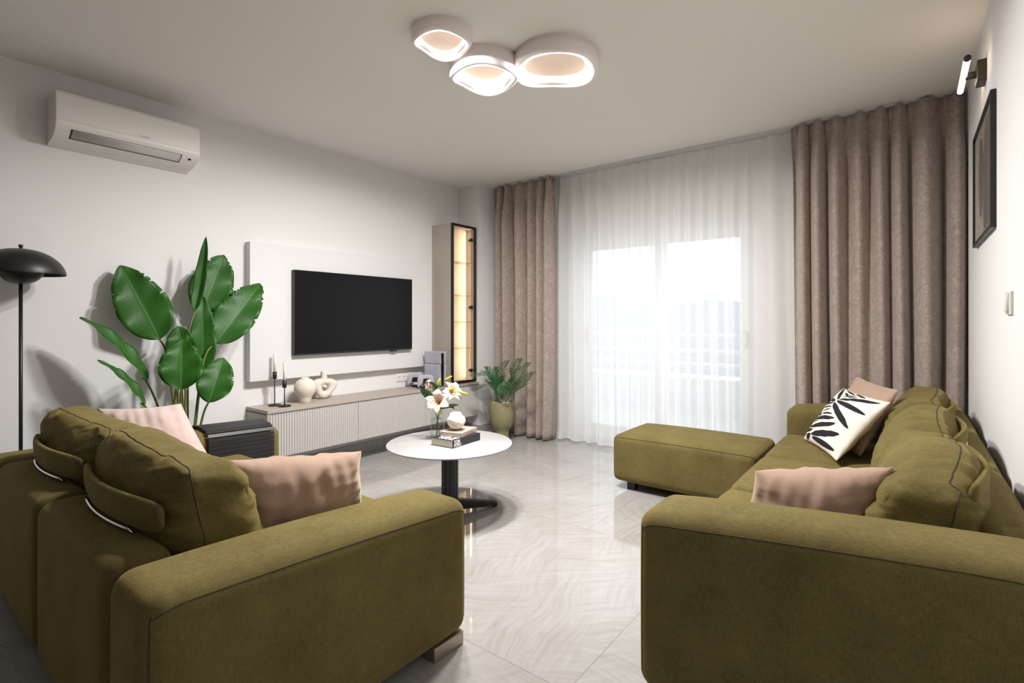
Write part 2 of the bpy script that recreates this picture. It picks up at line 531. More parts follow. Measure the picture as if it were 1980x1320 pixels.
def floor_mat():
    m, nt, p = new_mat('polished_quartzite_tile')
    N, L = nt.nodes, nt.links
    tc = N.new('ShaderNodeTexCoord')
    sp = N.new('ShaderNodeSeparateXYZ'); L.new(tc.outputs['Object'], sp.inputs[0])

    def mth(op, a, b=None, c=None):
        n = N.new('ShaderNodeMath'); n.operation = op
        for i, x in enumerate((a, b, c)):
            if x is None: continue
            if isinstance(x, (int, float)): n.inputs[i].default_value = x
            else: L.new(x, n.inputs[i])
        return n.outputs[0]
    ty = mth('DIVIDE', mth('ADD', sp.outputs['Y'], -1.438 + 12.0), 1.20)
    iy = mth('FLOOR', ty)
    # rows of square tiles, every other row shifted by half a tile
    half = mth('MULTIPLY', mth('MODULO', iy, 2.0), 0.5)
    tx = mth('ADD', mth('DIVIDE', mth('ADD', sp.outputs['X'], 0.888 + 12.0), 1.20), half)
    ix = mth('FLOOR', tx)
    fx, fy = mth('FRACT', tx), mth('FRACT', ty)
    ex = mth('MULTIPLY', mth('MINIMUM', fx, mth('SUBTRACT', 1.0, fx)), 1.20)
    ey = mth('MULTIPLY', mth('MINIMUM', fy, mth('SUBTRACT', 1.0, fy)), 1.20)
    grout = mth('LESS_THAN', mth('MINIMUM', ex, ey), 0.0016)
    cb = N.new('ShaderNodeCombineXYZ'); L.new(ix, cb.inputs[0]); L.new(iy, cb.inputs[1])
    wnz = N.new('ShaderNodeTexWhiteNoise'); wnz.noise_dimensions = '3D'; L.new(cb.outputs[0], wnz.inputs['Vector'])
    # per tile offset + rotation of the vein field
    off = N.new('ShaderNodeVectorMath'); off.operation = 'MULTIPLY_ADD'
    L.new(wnz.outputs['Color'], off.inputs[0]); off.inputs[1].default_value = (7, 7, 7)
    L.new(tc.outputs['Object'], off.inputs[2])
    vr = N.new('ShaderNodeVectorRotate'); vr.rotation_type = 'Z_AXIS'
    ang = mth('ADD', mth('MULTIPLY', wnz.outputs['Value'], 1.9), 0.4)
    # slow bending of the grain
    sw = N.new('ShaderNodeTexNoise'); sw.inputs['Scale'].default_value = 2.2; sw.inputs['Detail'].default_value = 2
    L.new(off.outputs[0], sw.inputs['Vector'])
    bend = N.new('ShaderNodeVectorMath'); bend.operation = 'MULTIPLY_ADD'
    L.new(sw.outputs['Color'], bend.inputs[0]); bend.inputs[1].default_value = (0.16, 0.16, 0)
    L.new(off.outputs[0], bend.inputs[2])
    L.new(bend.outputs[0], vr.inputs['Vector'])
    L.new(ang, vr.inputs['Angle'])
    mp = N.new('ShaderNodeMapping'); mp.inputs['Scale'].default_value = (3.5, 38, 1)
    L.new(vr.outputs[0], mp.inputs['Vector'])
    n1 = N.new('ShaderNodeTexNoise'); n1.inputs['Scale'].default_value = 1.0; n1.inputs['Detail'].default_value = 6
    n1.inputs['Roughness'].default_value = 0.62; n1.inputs['Distortion'].default_value = 0.25
    L.new(mp.outputs[0], n1.inputs['Vector'])
    vr2 = N.new('ShaderNodeVectorRotate'); vr2.rotation_type = 'Z_AXIS'
    L.new(bend.outputs[0], vr2.inputs['Vector'])
    L.new(mth('ADD', ang, 1.15), vr2.inputs['Angle'])
    mpb = N.new('ShaderNodeMapping'); mpb.inputs['Scale'].default_value = (3.0, 44, 1)
    L.new(vr2.outputs[0], mpb.inputs['Vector'])
    n1b = N.new('ShaderNodeTexNoise'); n1b.inputs['Scale'].default_value = 1.0; n1b.inputs['Detail'].default_value = 6
    n1b.inputs['Roughness'].default_value = 0.62; n1b.inputs['Distortion'].default_value = 0.25
    L.new(mpb.outputs[0], n1b.inputs['Vector'])
    msk = N.new('ShaderNodeTexNoise'); msk.inputs['Scale'].default_value = 3.4; msk.inputs['Detail'].default_value = 3
    L.new(off.outputs[0], msk.inputs['Vector'])
    mrk = N.new('ShaderNodeMapRange'); mrk.inputs['From Min'].default_value = 0.32; mrk.inputs['From Max'].default_value = 0.68
    L.new(msk.outputs['Fac'], mrk.inputs['Value'])
    grain = N.new('ShaderNodeMix'); grain.data_type = 'FLOAT'
    L.new(mrk.outputs[0], grain.inputs['Factor'])
    L.new(n1.outputs['Fac'], grain.inputs['A']); L.new(n1b.outputs['Fac'], grain.inputs['B'])
    n2 = N.new('ShaderNodeTexNoise'); n2.inputs['Scale'].default_value = 2.6; n2.inputs['Detail'].default_value = 5
    L.new(off.outputs[0], n2.inputs['Vector'])
    cr = N.new('ShaderNodeValToRGB')
    e = cr.color_ramp.elements
    e[0].position = 0.25; e[0].color = (0.30, 0.278, 0.26, 1)
    e[1].position = 0.75; e[1].color = (0.415, 0.405, 0.395, 1)
    x = e.new(0.42); x.color = (0.342, 0.328, 0.316, 1)
    x = e.new(0.55); x.color = (0.38, 0.369, 0.359, 1)
    L.new(grain.outputs['Result'], cr.inputs['Fac'])
    mx = N.new('ShaderNodeMix'); mx.data_type = 'RGBA'; mx.blend_type = 'MULTIPLY'
    mr = N.new('ShaderNodeMapRange'); mr.inputs['From Min'].default_value = 0.4; mr.inputs['From Max'].default_value = 0.75
    L.new(n2.outputs['Fac'], mr.inputs['Value'])
    L.new(mr.outputs[0], mx.inputs['Factor'])
    L.new(cr.outputs['Color'], mx.inputs['A']); mx.inputs['B'].default_value = (0.88, 0.85, 0.82, 1)
    mg = N.new('ShaderNodeMix'); mg.data_type = 'RGBA'
    L.new(grout, mg.inputs['Factor']); L.new(mx.outputs['Result'], mg.inputs['A'])
    mg.inputs['B'].default_value = (0.24, 0.22, 0.205, 1)
    L.new(mg.outputs['Result'], p.inputs['Base Color'])
    p.inputs['Roughness'].default_value = 0.055
    p.inputs['Specular IOR Level'].default_value = 0.65
    return m


M['floor'] = floor_mat()


def leaf_mat():
    m, nt, p = new_mat('banana_leaf')
    N, L = nt.nodes, nt.links
    uv = N.new('ShaderNodeUVMap')
    sp = N.new('ShaderNodeSeparateXYZ'); L.new(uv.outputs[0], sp.inputs[0])

    def mth(op, a, b=None):
        n = N.new('ShaderNodeMath'); n.operation = op
        for i, x in enumerate((a, b)):
            if x is None: continue
            if isinstance(x, (int, float)): n.inputs[i].default_value = x
            else: L.new(x, n.inputs[i])
        return n.outputs[0]
    ac = mth('ABSOLUTE', mth('SUBTRACT', sp.outputs['X'], 0.5))
    mid = mth('LESS_THAN', ac, 0.018)
    vein = mth('SINE', mth('MULTIPLY', mth('SUBTRACT', sp.outputs['Y'], mth('MULTIPLY', ac, 0.35)), 190.0))
    tc = N.new('ShaderNodeTexCoord')
    n1 = N.new('ShaderNodeTexNoise'); n1.inputs['Scale'].default_value = 6; n1.inputs['Detail'].default_value = 3
    L.new(tc.outputs['Object'], n1.inputs['Vector'])
    mx = N.new('ShaderNodeMix'); mx.data_type = 'RGBA'
    mx.inputs['A'].default_value = (0.010, 0.055, 0.005, 1); mx.inputs['B'].default_value = (0.028, 0.125, 0.012, 1)
    L.new(n1.outputs['Fac'], mx.inputs['Factor'])
    mm = N.new('ShaderNodeMix'); mm.data_type = 'RGBA'
    L.new(mid, mm.inputs['Factor']); L.new(mx.outputs['Result'], mm.inputs['A'])
    mm.inputs['B'].default_value = (0.055, 0.17, 0.025, 1)
    L.new(mm.outputs['Result'], p.inputs['Base Color'])
    p.inputs['Roughness'].default_value = 0.45
    p.inputs['Specular IOR Level'].default_value = 0.3
    bp = N.new('ShaderNodeBump'); bp.inputs['Strength'].default_value = 0.2; bp.inputs['Distance'].default_value = 0.001
    L.new(vein, bp.inputs['Height']); L.new(bp.outputs['Normal'], p.inputs['Normal'])
    return m


M['leaf'] = leaf_mat()


def print_mat():
    m, nt, p = new_mat('black_leaf_print_cotton')
    N, L = nt.nodes, nt.links
    uv = N.new('ShaderNodeUVMap')
    E = [(0.171, 0.88, -0.73, 0.164, 0.037), (0.328, 0.956, -0.14, 0.135, 0.015), (0.309, 0.905, -0.26, 0.079, 0.017), (0.435, 0.877, 0.16, 0.145, 0.014), (0.455, 0.91, 0.24, 0.083, 0.009), (0.571, 0.95, -0.15, 0.129, 0.017), (0.617, 0.855, 0.24, 0.323, 0.03), (0.615, 0.724, -0.07, 0.315, 0.036), (0.584, 0.573, -0.4, 0.337, 0.041), (0.147, 0.739, -0.1, 0.12, 0.031), (0.143, 0.659, 0.29, 0.127, 0.026), (0.197, 0.604, 0.23, 0.136, 0.016), (0.255, 0.556, 0.32, 0.124, 0.014), (0.348, 0.507, 0.17, 0.134, 0.017), (0.083, 0.475, -0.2, 0.132, 0.029), (0.064, 0.343, 0.62, 0.138, 0.03), (0.303, 0.419, 0.23, 0.287, 0.035), (0.185, 0.333, 0.4, 0.083, 0.014), (0.077, 0.229, -0.0, 0.087, 0.022), (0.416, 0.323, 0.36, 0.287, 0.04), (0.114, 0.141, 0.41, 0.161, 0.034), (0.562, 0.222, 0.31, 0.31, 0.05), (0.213, 0.077, 0.85, 0.066, 0.045), (0.608, 0.094, 0.01, 0.287, 0.042)]
    acc = None
    for cx, cy, a, la, lb in E:
        mp = N.new('ShaderNodeMapping'); mp.vector_type = 'TEXTURE'
        mp.inputs['Location'].default_value = (cx, cy, 0)
        mp.inputs['Rotation'].default_value = (0, 0, a)
        mp.inputs['Scale'].default_value = (la, lb, 1)
        L.new(uv.outputs[0], mp.inputs['Vector'])
        ln = N.new('ShaderNodeVectorMath'); ln.operation = 'LENGTH'
        L.new(mp.outputs[0], ln.inputs[0])
        if acc is None:
            acc = ln.outputs['Value']
        else:
            mn = N.new('ShaderNodeMath'); mn.operation = 'MINIMUM'
            L.new(acc, mn.inputs[0]); L.new(ln.outputs['Value'], mn.inputs[1])
            acc = mn.outputs[0]
    lt = N.new('ShaderNodeMath'); lt.operation = 'LESS_THAN'; lt.inputs[1].default_value = 1.0
    L.new(acc, lt.inputs[0])
    mx = N.new('ShaderNodeMix'); mx.data_type = 'RGBA'
    mx.inputs['A'].default_value = (0.74, 0.67, 0.59, 1); mx.inputs['B'].default_value = (0.014, 0.014, 0.018, 1)
    L.new(lt.outputs[0], mx.inputs['Factor'])
    L.new(mx.outputs['Result'], p.inputs['Base Color'])
    p.inputs['Roughness'].default_value = 0.85
    p.inputs['Specular IOR Level'].default_value = 0.2
    return m


M['print'] = print_mat()
M['cotton'] = flat('cream_cotton', (0.70, 0.63, 0.55), 0.85)


def marble_mat():
    m, nt, p = new_mat('white_marble_top')
    N, L = nt.nodes, nt.links
    tc = N.new('ShaderNodeTexCoord')
    mp = N.new('ShaderNodeMapping'); mp.inputs['Scale'].default_value = (1.2, 4, 1); mp.inputs['Rotation'].default_value = (0, 0, 0.5)
    L.new(tc.outputs['Object'], mp.inputs['Vector'])
    n = N.new('ShaderNodeTexNoise'); n.inputs['Scale'].default_value = 2.2; n.inputs['Detail'].default_value = 7; n.inputs['Distortion'].default_value = 1.2
    L.new(mp.outputs[0], n.inputs['Vector'])
    cr = N.new('ShaderNodeValToRGB'); e = cr.color_ramp.elements
    e[0].position = 0.0; e[0].color = (0.41, 0.406, 0.40, 1)
    e[1].position = 1.0; e[1].color = (0.41, 0.406, 0.40, 1)
    for pos, c in ((0.485, 0.41), (0.50, 0.345), (0.515, 0.405)):
        q = e.new(pos); q.color = (c, c * 0.985, c * 0.97, 1)
    L.new(n.outputs['Fac'], cr.inputs['Fac']); L.new(cr.outputs[0], p.inputs['Base Color'])
    p.inputs['Roughness'].default_value = 0.28
    return m


M['marble'] = marble_mat()

# ------------------------------------------------------------------ room shell
XL, XR, YB, YW = -4.03, 0.29, -5.5, 4.70
T = 0.2
struct('floor', box(XL - T, XR + T, YB - T, YW + T, -0.12, 0), M['floor'])
struct('ceiling', box(XL - T, XR + T, YB - T, YW + T, CEIL, CEIL + 0.15), M['ceil'])
struct('wall_left', box(XL - T, XL, YB, YW + T, 0, CEIL), M['wall'])
struct('wall_right', box(XR, XR + T, YB, YW + T, 0, CEIL), M['wall'])
struct('wall_back', box(XL, XR, YB - T, YB, 0, CEIL), M['wall_rear'])
struct('wall_pier', box(XL, -3.70, 4.20, YW, 0, CEIL), M['wall'])
# window wall with the opening of the sliding door
WX0, WX1, WZ1 = -2.80, -1.02, 2.08
bm = bmesh.new()
B(bm, -3.70, WX0, YW, YW + T, 0, CEIL)
B(bm, WX1, XR, YW, YW + T, 0, CEIL)
B(bm, WX0, WX1, YW, YW + T, WZ1, CEIL)
struct('wall_window', bm, M['wallw'])
# skirting in tile
bm = bmesh.new()
B(bm, XL, -3.69, 4.19, 4.2, 0, 0.085)
B(bm, -3.70, -3.69, 4.2, YW, 0, 0.085)
struct('baseboard_pier', bm, M['floor'])
struct('baseboard_left', box(XL, XL + 0.012, YB, 4.19, 0, 0.085), M['floor'])
struct('baseboard_right', box(XR - 0.012, XR, YB, YW, 0, 0.085), M['floor'])
# sliding window
yf0, yf1 = YW + 0.05, YW + 0.13
bm = bmesh.new()
B(bm, WX0, WX1, yf0, yf1, 0, 0.05)
B(bm, WX0, WX1, yf0, yf1, WZ1 - 0.05, WZ1)
B(bm, WX0, WX0 + 0.05, yf0, yf1, 0.05, WZ1 - 0.05)
B(bm, WX1 - 0.05, WX1, yf0, yf1, 0.05, WZ1 - 0.05)
win = struct('window_1', bm, M['pvc'], bevel=0.006)
for k, (a, b, yy) in enumerate(((WX0 + 0.05, -1.86, yf0 + 0.042), (-1.93, WX1 - 0.05, yf0 + 0.004))):
    bm = bmesh.new()
    sw = 0.10
    B(bm, a, b, yy, yy + 0.034, 0.05, 0.15)
    B(bm, a, b, yy, yy + 0.034, WZ1 - 0.13, WZ1 - 0.05)
    B(bm, a, a + sw, yy, yy + 0.034, 0.15, WZ1 - 0.13)
    B(bm, b - sw, b, yy, yy + 0.034, 0.15, WZ1 - 0.13)
    s = obj('sash', bm, M['pvc'], win, False, bevel=0.004)
    obj('glass', box(a + sw, b - sw, yy + 0.015, yy + 0.019, 0.15, WZ1 - 0.13), M['pane'], s, False)
    hx = a + 0.05 if k == 0 else b - 0.05
    hb = bmesh.new()
    B(hb, hx - 0.015, hx + 0.015, yy - 0.012, yy, 0.98, 1.12)
    B(hb, hx - 0.010, hx + 0.010, yy - 0.035, yy - 0.012, 1.0, 1.02)
    B(hb, hx - 0.010, hx + 0.010, yy - 0.045, yy - 0.033, 1.0, 1.14)
    obj('handle', hb, M['greyink'], s, False, bevel=0.003)

# balcony and outside
struct('balcony_floor', box(-6, 2.5, YW + T, 7.0, -0.15, -0.02), M['balcony'])
struct('balcony_parapet_wall', box(-6, 2.5, 6.88, 7.0, -0.02, 0.45), M['parapet'])
rt = thing('balcony_railing', 'white metal balcony railing beyond the sliding window', 'railing', (-1.9, 6.94, 0.45))
for z in (0.19, 0.37, 0.58):
    obj('rail', tube([(-4, 0, z), (4, 0, z)], 0.027, 10), M['pvc'], rt)
for k in range(6):
    x = -3.75 + k * 1.5
    obj('post', box(x - 0.02, x + 0.02, -0.02, 0.02, 0, 0.58), M['pvc'], rt, False)
bm = bmesh.new()
nx = 60
prev = None
for i in range(nx + 1):
    x = -260 + 520 * i / nx
    hgt = 9.0 + 5.5 * mnoise.noise(Vector((x * 0.013, 3.1, 0))) + 1.6 * mnoise.noise(Vector((x * 0.06, 7.1, 0)))
    col = [bm.verts.new((x, 150 + 5 * j, -14 + (hgt + 14) * math.sin(PI / 2 * min(1, j / 10)))) for j in range(14)]
    if prev:
        for j in range(13):
            bm.faces.new((prev[j], col[j], col[j + 1], prev[j + 1]))
    prev = col
struct('hills', bm, M['hill'], True)

# ------------------------------------------------------------------ curtains
bm = bmesh.new()
B(bm, -3.69, XR, 4.395, 4.52, 2.690, 2.70)
B(bm, -3.69, XR, 4.405, 4.425, 2.684, 2.690)
B(bm, -3.69, XR, 4.490, 4.510, 2.684, 2.690)
tag(obj('curtain_rail', bm, M['rail'], None, False, (-1.7, 4.45, 2.68)), 'slim double curtain track running along the ceiling above the window', 'curtain rail')


def curtain(name, x0, x1, xb0, xb1, y0, nf, amp, mat, seed, ztop=2.682, nxs=260, nzs=46, puddle=0.0, thick=0.0):
    rnd = random.Random(seed)
    # irregular fold spacing
    ph = [0.0]
    for k in range(nxs):
        t = k / nxs
        ph.append(ph[-1] + 1 + 0.95 * mnoise.noise(Vector((t * nf * 0.62, seed, 0))))
    tot = ph[-1]
    bm = bmesh.new()
    rows = []
    for j in range(nzs + 1):
        s = j / nzs                 # 0 top .. 1 bottom
        z = ztop * (1 - s)
        row = []
        for i in range(nxs + 1):
            t = i / nxs
            a = x0 + (x1 - x0) * t
            b = xb0 + (xb1 - xb0) * t
            x = a + (b - a) * s
            drift = 0.55 * s * mnoise.noise(Vector((t * nf * 0.45, seed + 9.1, s * 0.8)))
            th = 2 * PI * nf * (ph[i] / tot) + 2 * drift * PI * 0.6
            am = amp * (0.45 + 0.75 * sstep(0, 0.16, s)) * (0.9 + 0.9 * mnoise.noise(Vector((t * nf * 0.5, seed + 4.4, s * 0.5))))
            wv = math.sin(th) + 0.28 * math.sin(2 * th + 1.3)
            y = y0 + am * wv
            x += 0.35 * am * math.cos(th)
            # pinched heading
            hd = 1 - sstep(0.0, 0.05, s)
            y += hd * 0.012 * math.sin(2.0 * th + 0.7)
            if puddle:
                y -= puddle * sstep(0.965, 1.0, s) * (0.6 + 0.6 * mnoise.noise(Vector((t * 9, seed, 2.2))))
            zz = max(0.004, z) + (0.012 * mnoise.noise(Vector((t * nf, 1.7, seed))) + 0.012) * s
            row.append(bm.verts.new((x, y, zz)))
        rows.append(row)
    for a, b in zip(rows, rows[1:]):
        for i in range(nxs):
            bm.faces.new((a[i], b[i], b[i + 1], a[i + 1]))
    c = ((x0 + x1) / 2, y0, 0)
    o = obj(name, bm, mat, None, True, c, fix=False)
    if thick:
        sd = o.modifiers.new('cloth', 'SOLIDIFY'); sd.thickness = thick; sd.offset = 0
    return o


tag(curtain('drape', -3.66, -2.83, -3.63, -2.85, 4.385, 6.5, 0.050, M['drape'], 3.3, thick=0.004),
    'heavy taupe patterned curtain on the TV wall side of the window, behind the potted palm', 'curtain')
tag(curtain('drape', -0.725, 0.265, -0.69, 0.255, 4.385, 8.0, 0.052, M['drape'], 11.7, thick=0.004),
    'heavy taupe patterned curtain behind the sofa with the black and white cushion', 'curtain')
tag(curtain('sheer_curtain', -2.92, -0.62, -2.90, -0.60, 4.50, 17, 0.030, M['sheer'], 21.3, nxs=560, nzs=40, puddle=0.05),
    'white sheer curtain hanging full height across the sliding window', 'curtain')


# ------------------------------------------------------------------ sofas
def sofa(name, label, W, D, loc, rz, n, arms=(1.0, 1.0), tilt=0.0, zt=0.58, drop=0.06, FD=0.165, seed=0):
    """local: x along the width, y = 0 outer back face .. D front, two arms"""
    t = thing(name, label, 'sofa', loc, rz)
    aw = 0.27
    fab, seam = M['olive'], M['seam']
    for side in (0, 1):
        ad = D * arms[side]
        h = (aw / 2, ad / 2, (zt - 0.05) / 2)
        cx = aw / 2 if side == 0 else W - aw / 2

        def df(p, u, h=h):
            yy = (u[1] + 1) / 2
            p.z -= drop * yy * (u[2] + 1) / 2
            p.z += 0.0015 * mnoise.noise(Vector((p.x * 5, p.y * 5, p.z * 5 + seed)))
            return p
        arm = obj('arm', softbox((cx, ad / 2, (zt + 0.05) / 2), h, 0.056, (0.006, 0.004, 0.020), 14, 6, df), fab, t)
        # seam along the outer edge of the arm
        xo = 0.006 if side == 0 else W - 0.006
        zz = lambda y: zt - drop * y / ad - 0.0290 + 0.004 * math.sin(PI * y / ad)
        xe = 0.0155 if side == 0 else W - 0.0155
        pts = [(xe, 0.0155, 0.10), (xe, 0.0155, zz(0) - 0.05), (xe, 0.026, zz(0) - 0.020), (xo, 0.07, zz(0.05))]
        pts += [(xo, 0.07 + (ad - 0.14) * k / 10, zz(ad * k / 10)) for k in range(1, 11)]
        pts += [(xe, ad - 0.026, zz(ad) - 0.020), (xe, ad - 0.0155, zz(ad) - 0.05), (xe, ad - 0.0155, 0.10)]
        seam_on(arm, pts, 0.0017, seam)
        for fy in (0.02, ad - 0.17):
            x0 = 0.012 if side == 0 else W - 0.012 - 0.10
            obj('foot', box(x0, x0 + 0.10, fy, fy + 0.15, 0, 0.05), M['footm'], t, False, bevel=0.004)
    x0, x1 = aw + 0.009, W - aw - 0.009
    mw = (x1 - x0) / n
    for k in range(n):
        cx = x0 + mw * (k + 0.5)
        obj('back_frame', softbox((cx, FD / 2, (zt + 0.05) / 2), (mw / 2 - 0.001, FD / 2, (zt - 0.05) / 2), 0.05, (0, 0.008, 0.010), 12, 5), fab, t)
        # seat
        yc, yh = (FD + D) / 2, (D - FD) / 2
        sc = obj('seat_cushion', softbox((cx, yc, 0.335), (mw / 2 - 0.002, yh, 0.10), 0.05, (0.0, 0.012, 0.02), 12, 5), fab, t)
        zc = 0.41
        pts = []
        for q in range(13):
            f = q / 12
            pts.append((cx - mw / 2 + 0.03 + (mw - 0.06) * f, D - 0.012 + 0.010 * math.sin(PI * f), zc + 0.008 + 0.008 * math.sin(PI * f)))
        seam_on(sc, pts, 0.002, seam)
        # back cushion
        rn = random.Random(seed * 10 + k)
        sx, sy, sz = mw / 2 - 0.004, 0.120, 0.19
        cz = 0.61
        ph = rn.uniform(0, 6)

        rec = []

        def dc(p, u, ph=ph, sx=sx, rec=rec, k=k):
            # egg shaped section, narrow ridge on top, creases fanning in from the ends
            up = max(0, u[2])
            p.y *= 1 - 0.30 * up ** 1.6
            e = abs(u[0])
            p.z -= 0.012 * e ** 4 * up
            p.z += 0.012 * math.sin(3.2 * u[0] + ph) * up
            p.y += 0.018 * math.sin(2.4 * u[0] + ph * 1.7) * (0.3 + 0.7 * up)
            if k == 0 and zt > 0.62:
                p.z -= 0.035 * sstep(0.1, -1.0, u[0]) * up
            amp = 0.25 + 0.9 * e ** 1.3
            sg = 1 if u[0] > 0 else -1
            wr = mnoise.noise(Vector((p.x * 3.0 + ph, p.y * 6, p.z * 30 + 9 * p.x * sg)))
            wr += 0.5 * mnoise.noise(Vector((p.x * 6.0 + ph, p.y * 9, p.z * 55 - 14 * p.x * sg)))
            p.y += 0.014 * wr * amp * max(-1, min(1, u[1] * 2))
            wr2 = mnoise.noise(Vector((p.x * 24 + 5 * p.y, p.y * 8, ph)))
            p.z += 0.008 * wr2 * up
            if e > 0.97:
                p.x += sg * 0.010 * mnoise.noise(Vector((p.y * 12, p.z * 18, ph)))
            p.y -= 0.20 * p.z                    # lean back
            if up > 0.5:
                rec.append((u[0], u[1], p.copy()))
            return p
        cc = Vector((cx, FD + 0.115, cz))
        bc = obj('back_cushion', softbox(cc, (sx, sy, sz), 0.055, (0.010, 0.030, 0.018), 40, 6, dc, None, 3.2), fab, t)
        # ridge seam of the back cushion
        best = {}
        for u0, u1, p_ in rec:
            if abs(u0) < 0.93:
                d_ = abs(u1 + 0.45)
                key = round(u0 * 18)
                if key not in best or (d_, -p_.z) < best[key][0]:
                    best[key] = ((d_, -p_.z), p_)
        mid_ = [cc + best[k_][1] for k_ in sorted(best)]
        ends = []
        for sg in (-1, 1):
            ends.append([cc + Vector((sg * (sx + 0.008), -0.045 - 0.2 * z_ - 0.01, z_)) for z_ in (-0.16, -0.10, -0.04, 0.03, 0.09, 0.14)])
        seam_on(bc, ends[0] + mid_ + ends[1][::-1], 0.0016, seam)
        # folded headrest behind the cushion with its chrome bracket
        hb = bmesh.new()
        hw = mw / 2 - 0.03
        h0 = zt - 0.58 - (0.025 if zt > 0.62 else 0.0)
        rows = []
        m_ = 20
        for q in range(m_ + 1):
            f = -1 + 2 * q / m_
            x = cx + f * hw
            yb_ = 0.085 + 0.050 * abs(f) ** 2
            ring = []
            for zz_, yo in ((0.602, 0.0), (0.660, -0.010), (0.697, -0.010), (0.705, 0.004), (0.690, 0.014), (0.660, 0.014), (0.602, 0.018)):
                e = 0.010 * abs(f) ** 6
                ring.append(hb.verts.new((x, yb_ + yo, h0 + zz_ - (e if zz_ > 0.68 else -e))))
            rows.append(ring)
        for a, b in zip(rows, rows[1:]):
            for q in range(7):
                hb.faces.new((a[q], a[(q + 1) % 7], b[(q + 1) % 7], b[q]))
        hb.faces.new(rows[0]); hb.faces.new(rows[-1])
        hr = obj('headrest', hb, fab, t, bevel=0)
        ss = hr.modifiers.new('soft', 'SUBSURF'); ss.levels = ss.render_levels = 1
        pts = [(cx + f * hw * 0.6, 0.082 + 0.050 * abs(f * 0.6) ** 2, zt + 0.022) for f in [-1 + 2 * q / 16 for q in range(17)]]
        pts = [(pts[0][0], pts[0][1] + 0.02, zt - 0.005)] + pts + [(pts[-1][0], pts[-1][1] + 0.02, zt - 0.005)]
        br = obj('headrest_bracket', tube(pts, 0.005, 8), M['chrome'], hr)
    obj('base', box(x0, x1, 0.06, D - 0.05, 0.06, 0.26), M['olive'], t, False, bevel=0.01)
    return t


LS = sofa('sofa', 'olive green two seat sofa seen from behind, beside the floor lamp', 2.112, 1.045, (-3.427, 0.393, 0), 0, 2, (1.242, 1.0), zt=0.592, drop=0.050, FD=0.165, seed=1)
RS = sofa('sofa', 'olive green three seat sofa along the wall with the framed picture', 2.76, 0.958, (0.268, 1.53, 0), PI / 2, 3, (1.0, 1.0), zt=0.68, drop=0.075, FD=0.13, seed=5)

# ottoman
ot = thing('ottoman', 'olive green rectangular ottoman pushed against the three seat sofa', 'ottoman', (-1.23, 3.70, 0))
ob_ = obj('body', softbox((0, 0, 0.225), (0.485, 0.30, 0.165), 0.045, (0.006, 0.006, 0.03), 14, 5), M['olive'], ot)
pts = [(-0.472, -0.287, 0.08), (-0.472, -0.287, 0.345), (-0.465, -0.293, 0.368), (-0.435, -0.297, 0.379)]
pts += [(-0.435 + 0.87 * k / 10, -0.297 - 0.004 * math.sin(PI * k / 10), 0.379 + 0.006 * math.sin(PI * k / 10)) for k in range(1, 11)]
pts += [(0.465, -0.293, 0.368), (0.472, -0.287, 0.345), (0.472, -0.287, 0.08)]
seam_on(ob_, pts, 0.002, M['seam'])
for sx in (-1, 1):
    for sy in (-1, 1):
        obj('foot', box(sx * 0.36 - 0.03, sx * 0.36 + 0.03, sy * 0.22 - 0.03, sy * 0.22 + 0.03, 0, 0.07), M['black'], ot, False, bevel=0.004)

# slatted tray over the far arm of the left sofa (arm x -3.427..-3.157)
ax0, ax1 = -3.427, -3.157
ty0, ty1 = 1.25, 1.63


def arm_top(y):
    return 0.603 - 0.045 * (y - 0.393) / (1.03 * 1.26)


ARM = []
for k in range(7):
    ARM.append((ax0 - 0.012, 0.40 + 0.16 * k / 7 * 1.0))
for k in range(9):
    a = PI - PI / 2 * k / 8
    ARM.append((ax0 + 0.045 + 0.057 * math.cos(a), 0.54 + 0.052 * math.sin(a)))
for k in range(1, 6):
    ARM.append((ax0 + 0.045 + (ax1 - ax0 - 0.09) * k / 6, 0.592 + 0.010 * math.sin(PI * k / 6)))
for k in range(9):
    a = PI / 2 - PI / 2 * k / 8
    ARM.append((ax1 - 0.045 + 0.057 * math.cos(a), 0.54 + 0.052 * math.sin(a)))
for k in range(1, 10):
    ARM.append((ax1 + 0.012, 0.54 - 0.16 * k / 9))
tr = thing('arm_tray', 'black slatted wood tray draped over the far arm of the two seat sofa', 'tray', ((ax0 + ax1) / 2, (ty0 + ty1) / 2, 0.60))
# even slats along the profile
L_ = [0]
for a, b in zip(ARM, ARM[1:]):
    L_.append(L_[-1] + math.hypot(b[0] - a[0], b[1] - a[1]))


def prof(s):
    for i in range(len(L_) - 1):
        if s <= L_[i + 1] + 1e-9:
            f = (s - L_[i]) / (L_[i + 1] - L_[i])
            return Vector((ARM[i][0] + (ARM[i + 1][0] - ARM[i][0]) * f, 0, ARM[i][1] + (ARM[i + 1][1] - ARM[i][1]) * f))
    return Vector((ARM[-1][0], 0, ARM[-1][1]))


bm = bmesh.new()
ns = 26
gap = 0.0022
for k in range(ns):
    s0, s1 = L_[-1] * k / ns + gap / 2, L_[-1] * (k + 1) / ns - gap / 2
    p0, p1 = prof(s0), prof(s1)
    d = (p1 - p0).normalized()
    nrm = Vector((-d.z, 0, d.x))
    v = []
    for y in (ty0, ty1):
        dz = Vector((0, y, arm_top(y) - arm_top(0.5) + 0.012))
        v.append([bm.verts.new(q + dz - Vector(tr.location)) for q in (p0 + nrm * 0.002, p1 + nrm * 0.002, p1 + nrm * 0.010, p0 + nrm * 0.010)])
    a, b = v
    bm.faces.new(a[::-1]); bm.faces.new(b)
    for q in range(4):
        bm.faces.new((a[q], a[(q + 1) % 4], b[(q + 1) % 4], b[q]))
obj('slat_mat', bm, M['blackw'], tr, False, bevel=0.0015)


